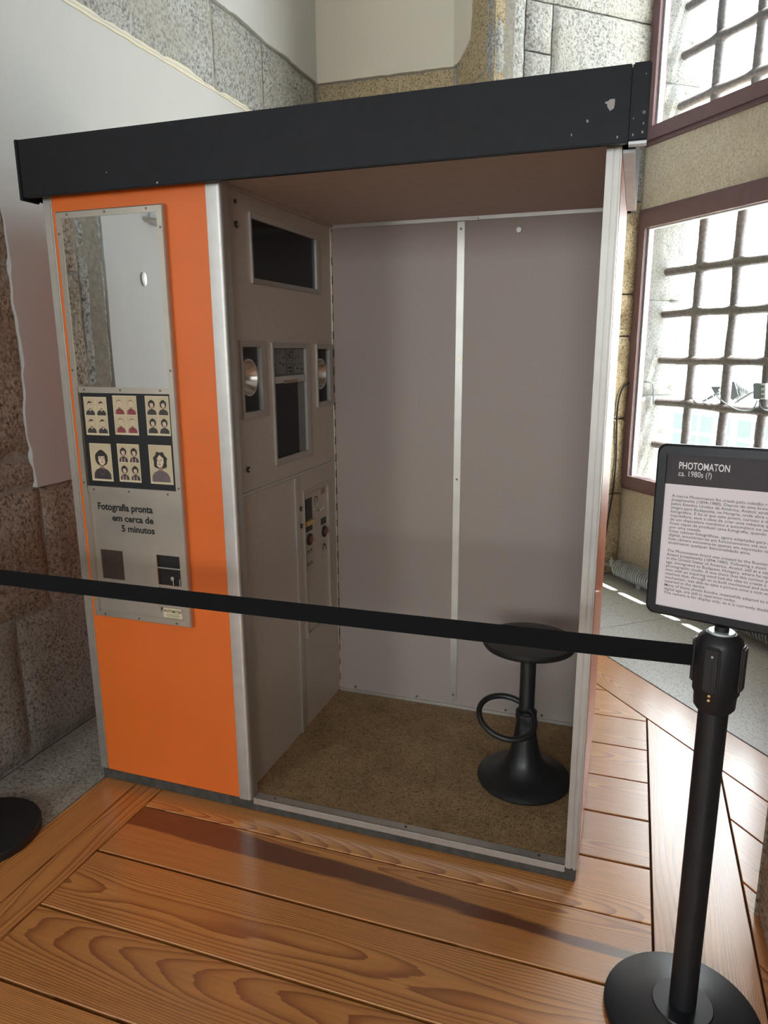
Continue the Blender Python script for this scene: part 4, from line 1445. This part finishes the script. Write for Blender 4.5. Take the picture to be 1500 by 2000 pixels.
# belt between the two heads
bm = bmesh.new()
pa = Vector((RX - 0.0418, RY + 0.004, 0.803)); pb_ = fy(0, 1126.5, LY + 0.002)
slope = (pb_.z - pa.z) / (pb_.x - pa.x)
pb_ = Vector((LX + 0.0407, LY, pa.z + slope * (LX + 0.0407 - pa.x)))
N = 40
rows = []
for i in range(N + 1):
    t = i / N
    q = pa.lerp(pb_, t) - VZ * (0.008 * 4 * t * (1 - t) * 0.4)
    rows.append([bm.verts.new(q + Vector((0, dy, dz))) for dy, dz in ((-0.0007, -0.0205), (-0.0007, 0.0205), (0.0007, 0.0205), (0.0007, -0.0205))])
for a, b in zip(rows, rows[1:]):
    for k in range(4):
        bm.faces.new((a[k], a[(k + 1) % 4], b[(k + 1) % 4], b[k]))
bm.faces.new(rows[0]); bm.faces.new(rows[-1][::-1])
tag(fin(bm, 'barrier_belt', 'belt'), 'black webbing belt stretched between the two barrier posts', 'belt')

# sign panel on the right post
SH = Vector((0.9335, -0.3578, 0.0248)); SU = Vector((0.0022, 0.0748, 0.9972)); SN = SH.cross(SU).normalized()
S0 = Vector((1.735, -0.33, 0.875))
sign = thing('information_sign', 'black framed information sign with white text sheet on the barrier post', 'sign', S0)


def sp(u, v, d=0.0): return S0 + SH * u + SU * v + SN * d


def round_rect(u0, u1, v0, v1, r, n=6):
    out = []
    for cx, cy, a0 in ((u1 - r, v0 + r, -90), (u1 - r, v1 - r, 0), (u0 + r, v1 - r, 90), (u0 + r, v0 + r, 180)):
        for k in range(n + 1):
            a = math.radians(a0 + 90 * k / n)
            out.append((cx + r * math.cos(a), cy + r * math.sin(a)))
    return out


UL, UR, VB, VT = -0.139, 0.108, -0.006, 0.3155
iu0, iu1, iv0, iv1 = -0.1208, 0.0895, 0.0113, 0.297
bm = bmesh.new()
ou = round_rect(UL, UR, VB, VT, 0.016)
inn = round_rect(iu0, iu1, iv0, iv1, 0.0015)
mid = [(UL + 0.004 + (UR - UL - 0.008) * (u - UL) / (UR - UL), VB + 0.004 + (VT - VB - 0.008) * (v - VB) / (VT - VB)) for u, v in ou]
L0 = [bm.verts.new(sp(u, v, -0.012)) for u, v in ou]
L1 = [bm.verts.new(sp(u, v, 0.002)) for u, v in ou]
L2 = [bm.verts.new(sp(u, v, 0.006)) for u, v in mid]
L3 = [bm.verts.new(sp(u, v, 0.006)) for u, v in inn]
L4 = [bm.verts.new(sp(u, v, 0.002)) for u, v in inn]
n_ = len(ou)
for A, B in ((L0, L1), (L1, L2), (L2, L3), (L3, L4)):
    for k in range(n_):
        bm.faces.new((A[k], A[(k + 1) % n_], B[(k + 1) % n_], B[k]))
bm.faces.new(L0[::-1]); bm.faces.new(L4)
sf = fin(bm, 'sign_frame', 'black_satin', sign, 30)


def sheet(name, u0, u1, v0, v1, d, mat, par):
    bm = bmesh.new()
    quad_prism(bm, [sp(u0, v0, d), sp(u1, v0, d), sp(u1, v1, d), sp(u0, v1, d)], SN * 0.0004)
    return fin(bm, name, mat, par)


paper = sheet('text_sheet', iu0 + 0.0003, iu1, iv0, 0.242, 0.0022, 'paper_white', sign)
head = sheet('title_band', iu0 + 0.0003, iu1, 0.2422, iv1, 0.0022, 'paper_head', sign)
TD = 0.0029
lettering('PHOTOMATON', sp(-0.0985, 0.2708, TD), SH, SU, 0.0865, 0.0130, 'white_ink', head, bold=0.012)
lettering('ca. 1980s (?)', sp(-0.0985, 0.2545, TD), SH, SU, 0.0575, 0.0135, 'white_ink', head, bold=0.0)
PT = ['A marca Photomaton foi criada pelo cidadão russo', 'Josephewitz (1894-1980). Depois de uma breve', 'pelos Estados Unidos da América, Anatol, ainda', 'imigra para Budapeste, na Hungria, onde abre um',
      'fotográfico. E foi aí que este jovem, curioso e de', 'inquisidora, teve a ideia de criar uma máquina que', 'de um dispositivo mecânico e automático no seu', 'fosse capaz de produzir uma fotografia, quando a',
      'por uma moeda.', 'Estas cabines fotográficas, agora adaptadas para a', 'digital, encontram-se em funcionamento até aos dias', 'Esta câmara encontra-se apenas em exposição não', 'atualmente qualquer funcionalidade ativa.']
EN = ['The Photomaton brand was created by the Russian', 'Anatol Josephewitz (1894-1980). Following a short', 'in the United States of America, Anatol, still at a very', 'age, immigrated to Budapest, Hungary, where he op',
      'photographic studio. It was there that this curious you', 'man with an inquiring mind had the idea to create a', 'machine that, through an in-built mechanical and auto', 'mechanism, was able to take a picture once a coin wa',
      'inserted in the device.', 'Many of these photo booths, meanwhile adapted to the', 'digital age, are still in operation today.', 'This camera is for display only, as it is currently disabled']
LH = 0.00735
lettering('\n'.join(PT), sp(-0.1075, 0.2235 - 13 * LH + 0.0012, TD), SH, SU, 0.181, 13 * LH - 0.0012, 'ink_grey', paper, bold=0.004)
lettering('\n'.join(EN), sp(-0.1075, 0.2235 - 26 * LH + 0.0012, TD), SH, SU, 0.186, 12 * LH - 0.0012, 'ink_grey', paper, bold=0.004)
bm = bmesh.new()
quad_prism(bm, [sp(-0.02, -0.004, -0.0121), sp(0.02, -0.004, -0.0121), sp(0.02, 0.05, -0.0121), sp(-0.02, 0.05, -0.0121)], -SN * 0.008)
fin(bm, 'sign_mount', 'black_plastic', sign, 40)

# ------------------------------------------------------------------ heater pipe, cable
HS0, HS1 = 0.125, 1.25
ha = PW.p(HS0, 0.078, 0.095); hb = PW.p(HS1, 0.078, 0.095)
heater = thing('finned_heater', 'grey finned tube heater lying along the wall under the window', 'heater', PW.p(0.7, 0, 0.095))
cyl('core_tube', ha, hb, 0.036, 'device_grey', heater, n=20)
bm = bmesh.new()
nf = 62
for i in range(nf):
    q = ha.lerp(hb, (i + 0.5) / nf)
    add_cyl(bm, q - WT * 0.0028, q + WT * 0.0028, 0.052, n=24)
fo = fin(bm, 'fins', 'heater_grey', heater, 40)
fo['kind'] = 'stuff'
for q, d in ((ha, -WT), (hb, WT)):
    lathe('end_cap', [(0, 0), (0.049, 0.0), (0.049, 0.006), (0.036, 0.02), (0.02, 0.035), (0.0, 0.036)], q, 'heater_grey', heater, axis=d, n=24)
for s in (0.3, 1.0):
    q = PW.p(s, 0.0, 0.095)
    box('foot', (q.x - 0.012, q.y - 0.012, 0.001), (q.x + 0.012, q.y + 0.012, 0.034), 'heater_grey', heater)
q0 = ha - WT * 0.03
q1 = PJ.p(0.80, 0.085, 0.03)
va = ha - WT * 0.075
tube('feed_pipe', [ha - WT * 0.03, va, va.lerp(q1, 0.4), q1, PJ.p(0.68, 0.082, 0.02)], 0.009, 'heater_grey', heater, n=10)
cyl('valve_body', va - VZ * 0.012, va + VZ * 0.028, 0.014, 'heater_grey', heater, n=14)
cyl('valve_cap', va + VZ * 0.028, va + VZ * 0.045, 0.008, 'heater_grey', heater, n=12)
cyl('valve_lever', va - WT * 0.02 + VZ * 0.02, va + WT * 0.028 + VZ * 0.028, 0.004, 'heater_grey', heater, n=8)


def jam(px, py, d=0.012):
    return on(px, py, PJ.n, PJ.n.dot(CP) + d)


cpts = [jam(1240, 747, 0.016), jam(1226, 749), jam(1213, 765), jam(1206, 800), jam(1204, 860), jam(1203, 900), jam(1197, 960), jam(1187, 1020), jam(1180, 1060), jam(1169, 1094), jam(1150, 1125, 0.02)]
tag(tube('power_cable', smooth_path(cpts, 6), 0.0052, 'cable', n=8), 'thin black cable hanging down the stone jamb beside the window', 'cable')

# ------------------------------------------------------------------ iron grilles outside the panes
BD = 0.20
def bp(s, z, d=BD): return PW.p(s, z, -d)


def grille(label, z0, z1, hz, loc):
    g = thing('window_grille', label, 'window grille', loc, 'forged iron window grilles')
    vs = [0.252, 0.508, 0.757, 1.01]
    for i, s in enumerate(vs):
        pts = []; rad = []
        n = 44
        for k in range(n + 1):
            z = z0 + (z1 - z0) * k / n
            near = min(abs(z - h) for h in hz)
            bl = math.exp(-(near / 0.035) ** 2)
            q = bp(s + 0.006 * noise.noise(Vector((z * 3, s * 9, 1))), z, BD + 0.0)
            pts.append(q); rad.append(0.0245 + 0.003 * noise.noise(Vector((z * 14, s * 5, 7))))
        tube('vertical_bar', pts, 0.017, 'rust_iron', g, n=8, radii=rad)
    for h in hz:
        pts = []; rad = []
        n = 70
        for k in range(n + 1):
            s = -0.02 + (SW + 0.04) * k / n
            near = min(abs(s - v) for v in vs)
            bl = math.exp(-(near / 0.035) ** 2)
            pts.append(bp(s, h + 0.008 * noise.noise(Vector((s * 2.2, h * 7, 3))) + 0.003 * bl, BD - 0.001))
            rad.append(0.0225 + 0.0075 * bl + 0.002 * noise.noise(Vector((s * 16, h * 5, 9))))
        tube('horizontal_bar', pts, 0.017, 'rust_iron', g, n=10, radii=rad)
    return g


grille('rusty forged iron bars outside the lower window', Z1A - 0.02, Z1B + 0.02, [0.79, 1.04, 1.284, 1.54, 1.775], bp(0.65, Z1A))
grille('rusty forged iron bars outside the upper window', Z2A - 0.02, Z2B + 0.02, [2.64, 2.885, 3.12, 3.36, 3.6], bp(0.65, Z2A))

# floodlight and junction boxes strapped to the bars
def wp_(px, py, d): return on(px, py, WN, WN.dot(WA) + d)


fl_ = thing('floodlight', 'white outdoor floodlight strapped to the lower window bars', 'floodlight', wp_(1400, 790, 0.24))
c0 = wp_(1438, 757, 0.30)
hx_ = (wp_(1462, 778, 0.30) - wp_(1420, 757, 0.30)).normalized()
hy_ = WN.copy()
hz2 = hx_.cross(hy_).normalized()
if hz2.z < 0:
    hz2 = -hz2
bm = bmesh.new()
wA, wB = wp_(1428, 743, 0.30), wp_(1470, 768, 0.30)
wC, wD = wp_(1441, 790, 0.30), wp_(1432, 770, 0.30)
quad_prism(bm, [wA, wB, wC, wD], WN * 0.07)
fh = fin(bm, 'lamp_head', 'device_white', fl_)
bm = bmesh.new()
quad_prism(bm, [wp_(1427, 746, 0.285), wp_(1434, 745, 0.285), wp_(1442, 773, 0.285), wp_(1431, 782, 0.285), wp_(1426, 778, 0.285)], WN * 0.10)
fin(bm, 'lamp_face', 'device_grey', fl_)
for k in range(6):
    a = wp_(1439 + k * 4.4, 748 + k * 2.6, 0.296); b = wp_(1441 + k * 4.0, 760 + k * 2.2, 0.296)
    tube('cooling_fin', [a, b], 0.0022, 'device_grey', fh, n=6)
tube('bracket_arm', [wp_(1436, 787, 0.27), wp_(1472, 765, 0.27)], 0.006, 'device_grey', fl_, n=8)
tube('bracket_arm', [wp_(1372, 785, 0.25), wp_(1396, 772, 0.25), wp_(1406, 762, 0.25)], 0.009, 'device_grey', fl_, n=8)
bm = bmesh.new()
quad_prism(bm, [wp_(1388, 755, 0.25), wp_(1406, 755, 0.25), wp_(1404, 772, 0.25), wp_(1396, 770, 0.25)], WN * 0.05)
fin(bm, 'sensor', 'device_grey', fl_)
for (a, b) in (((1351, 775), (1359, 786)), ((1376, 768), (1382, 786)), ((1392, 769), (1395, 787))):
    tube('cable_tie', [wp_(*a, 0.21), wp_(*b, 0.18)], 0.0025, 'device_grey', fl_, n=6)
jb = thing('junction_box', 'grey junction box with three cable glands on the window bars', 'junction box', wp_(1480, 780, 0.20))
bm = bmesh.new()
quad_prism(bm, [wp_(u, v, 0.15) for u, v in round_rect(1471, 1485, 748, 780, 4, 4)], WN * 0.05)
fin(bm, 'cover', 'device_grey', jb)
bm = bmesh.new()
quad_prism(bm, [wp_(1486, 749, 0.155), wp_(1496, 749, 0.155), wp_(1495, 780, 0.155), wp_(1484, 780, 0.155)], WN * 0.05)
bx_ = fin(bm, 'housing', 'device_white', jb)
for v in (755, 765, 774):
    q = wp_(1490.5, v, 0.155)
    lathe('cable_gland', [(0, 0), (0.008, 0), (0.008, 0.006), (0.004, 0.008), (0, 0.008)], q, 'device_grey', bx_, axis=-WN, n=14)
for (nm, pts) in (('cable', [(1402, 768), (1402, 776), (1420, 790), (1440, 800), (1460, 802), (1472, 797), (1479, 782)]), ('cable', [(1482, 782), (1486, 795), (1498, 802), (1515, 800)])):
    tag(tube('window_cable', smooth_path([wp_(*p, 0.165) for p in pts], 6), 0.0035, 'device_grey', n=8),
        'pale cable looping from the floodlight to the junction box' if pts[0][0] == 1402 else 'short cable leaving the junction box to the right', 'cable')
tag(tube('window_cable', smooth_path([wp_(1249, 746, 0.05), wp_(1262, 746, 0.06), wp_(1272, 748, 0.09), wp_(1276, 756, 0.12), wp_(1276, 790, 0.15)], 6), 0.004, 'device_grey', n=8), 'dark cable crossing the window reveal beside the frame', 'cable')

# ------------------------------------------------------------------ outdoors
bm = bmesh.new()
quad_prism(bm, [nt for nt in (WA + WN * 0.5 - WT * 40 - VZ * 4, WA + WN * 0.5 + WT * 40 - VZ * 4, WA + WN * 60 + WT * 40 - VZ * 4, WA + WN * 60 - WT * 40 - VZ * 4)], (0, 0, -0.2))
struct(fin(bm, 'street_ground', 'ground_pale'), 'pale street ground outside', 'ground')
HD = 8.0
PH = Plane(WA + WN * HD, WT, -WN)
house = thing('neighbour_house', 'white house front with panelled windows seen through the lower window', 'building', PH.p(-7, -4.0))
bm = bmesh.new()
quad_prism(bm, [PH.p(-13, -4.0), PH.p(-1, -4.0), PH.p(-1, 0.62), PH.p(-13, 0.62)], WN * 3)
fin(bm, 'facade', 'facade_white', house)
bm = bmesh.new()
quad_prism(bm, [PH.p(-13.1, 0.62, 0.12), PH.p(-0.9, 0.62, 0.12), PH.p(-0.9, 0.72, 0.12), PH.p(-13.1, 0.72, 0.12)], WN * 3.2)
fin(bm, 'cornice', 'roof_blue', house)
for c_ in range(-2, 6):
    ws = -7.78 + c_ * 0.39 + (0.05 if c_ > 0 else 0) + (0.10 if c_ > 1 else 0)
    for (z0, z1) in ((-0.30, 0.02), (-0.74, -0.38), (-1.2, -0.82)):
        bm = bmesh.new()
        quad_prism(bm, [PH.p(ws, z0, 0.012), PH.p(ws + 0.30, z0, 0.012), PH.p(ws + 0.30, z1, 0.012), PH.p(ws, z1, 0.012)], WN * 0.03)
        fin(bm, 'window_pane', 'facade_pane', house)

# ------------------------------------------------------------------ things seen in the mirror
def mir(px, py):
    """where the mirror image at this pixel lies on the angled side wall"""
    q = fy(px, py, -0.016)
    d = q - CAM
    d.y = -d.y
    t = (PQ.n.dot(QA) - PQ.n.dot(q)) / PQ.n.dot(d)
    return q + d * t


q = mir(276, 545) + PQ.n * 0.012
tag(lathe('wall_disc', [(0, 0), (0.030, 0), (0.030, 0.002), (0.027, 0.004), (0, 0.0045)], q, 'white_plastic', axis=PQ.n, n=28), 'round white cover disc on the plaster, seen in the mirror', 'wall cover')
q = mir(195, 658) + PQ.n * 0.013
st_ = tag(lathe('wall_marker', [(0, 0), (0.021, 0), (0.021, 0.0015), (0, 0.0016)], q, 'white_plastic', axis=PQ.n, n=24), 'small round black and white marker on the granite, seen in the mirror', 'marker')
bm = bmesh.new()
add_lathe(bm, [(0.011, 0.0), (0.011, 0.0006), (0.017, 0.0006), (0.017, 0.0)], q + PQ.n * 0.0014, axis=PQ.n, n=24)
add_cyl(bm, q + PQ.n * 0.0012, q + PQ.n * 0.0022, 0.007, n=14)
fin(bm, 'marker_print', 'ink', st_)
q = mir(290, 436)
shelf = thing('wall_bracket', 'grey metal bracket high on the plaster, seen in the mirror corner', 'bracket', q)
tq = PQ.t
bm = bmesh.new()
quad_prism(bm, [q - tq * 0.10 + PQ.n * 0.008, q + tq * 0.09 + PQ.n * 0.008, q + tq * 0.09 + PQ.n * 0.09, q - tq * 0.02 + PQ.n * 0.09], VZ * 0.012)
fin(bm, 'plate', 'aluminium_dull', shelf)
bm = bmesh.new()
quad_prism(bm, [q + tq * 0.0 + PQ.n * 0.008 + VZ * 0.013, q + tq * 0.09 + PQ.n * 0.008 + VZ * 0.013, q + tq * 0.09 + PQ.n * 0.05 + VZ * 0.013, q + tq * 0.0 + PQ.n * 0.05 + VZ * 0.013], VZ * 0.08)
fin(bm, 'box', 'device_white', shelf)
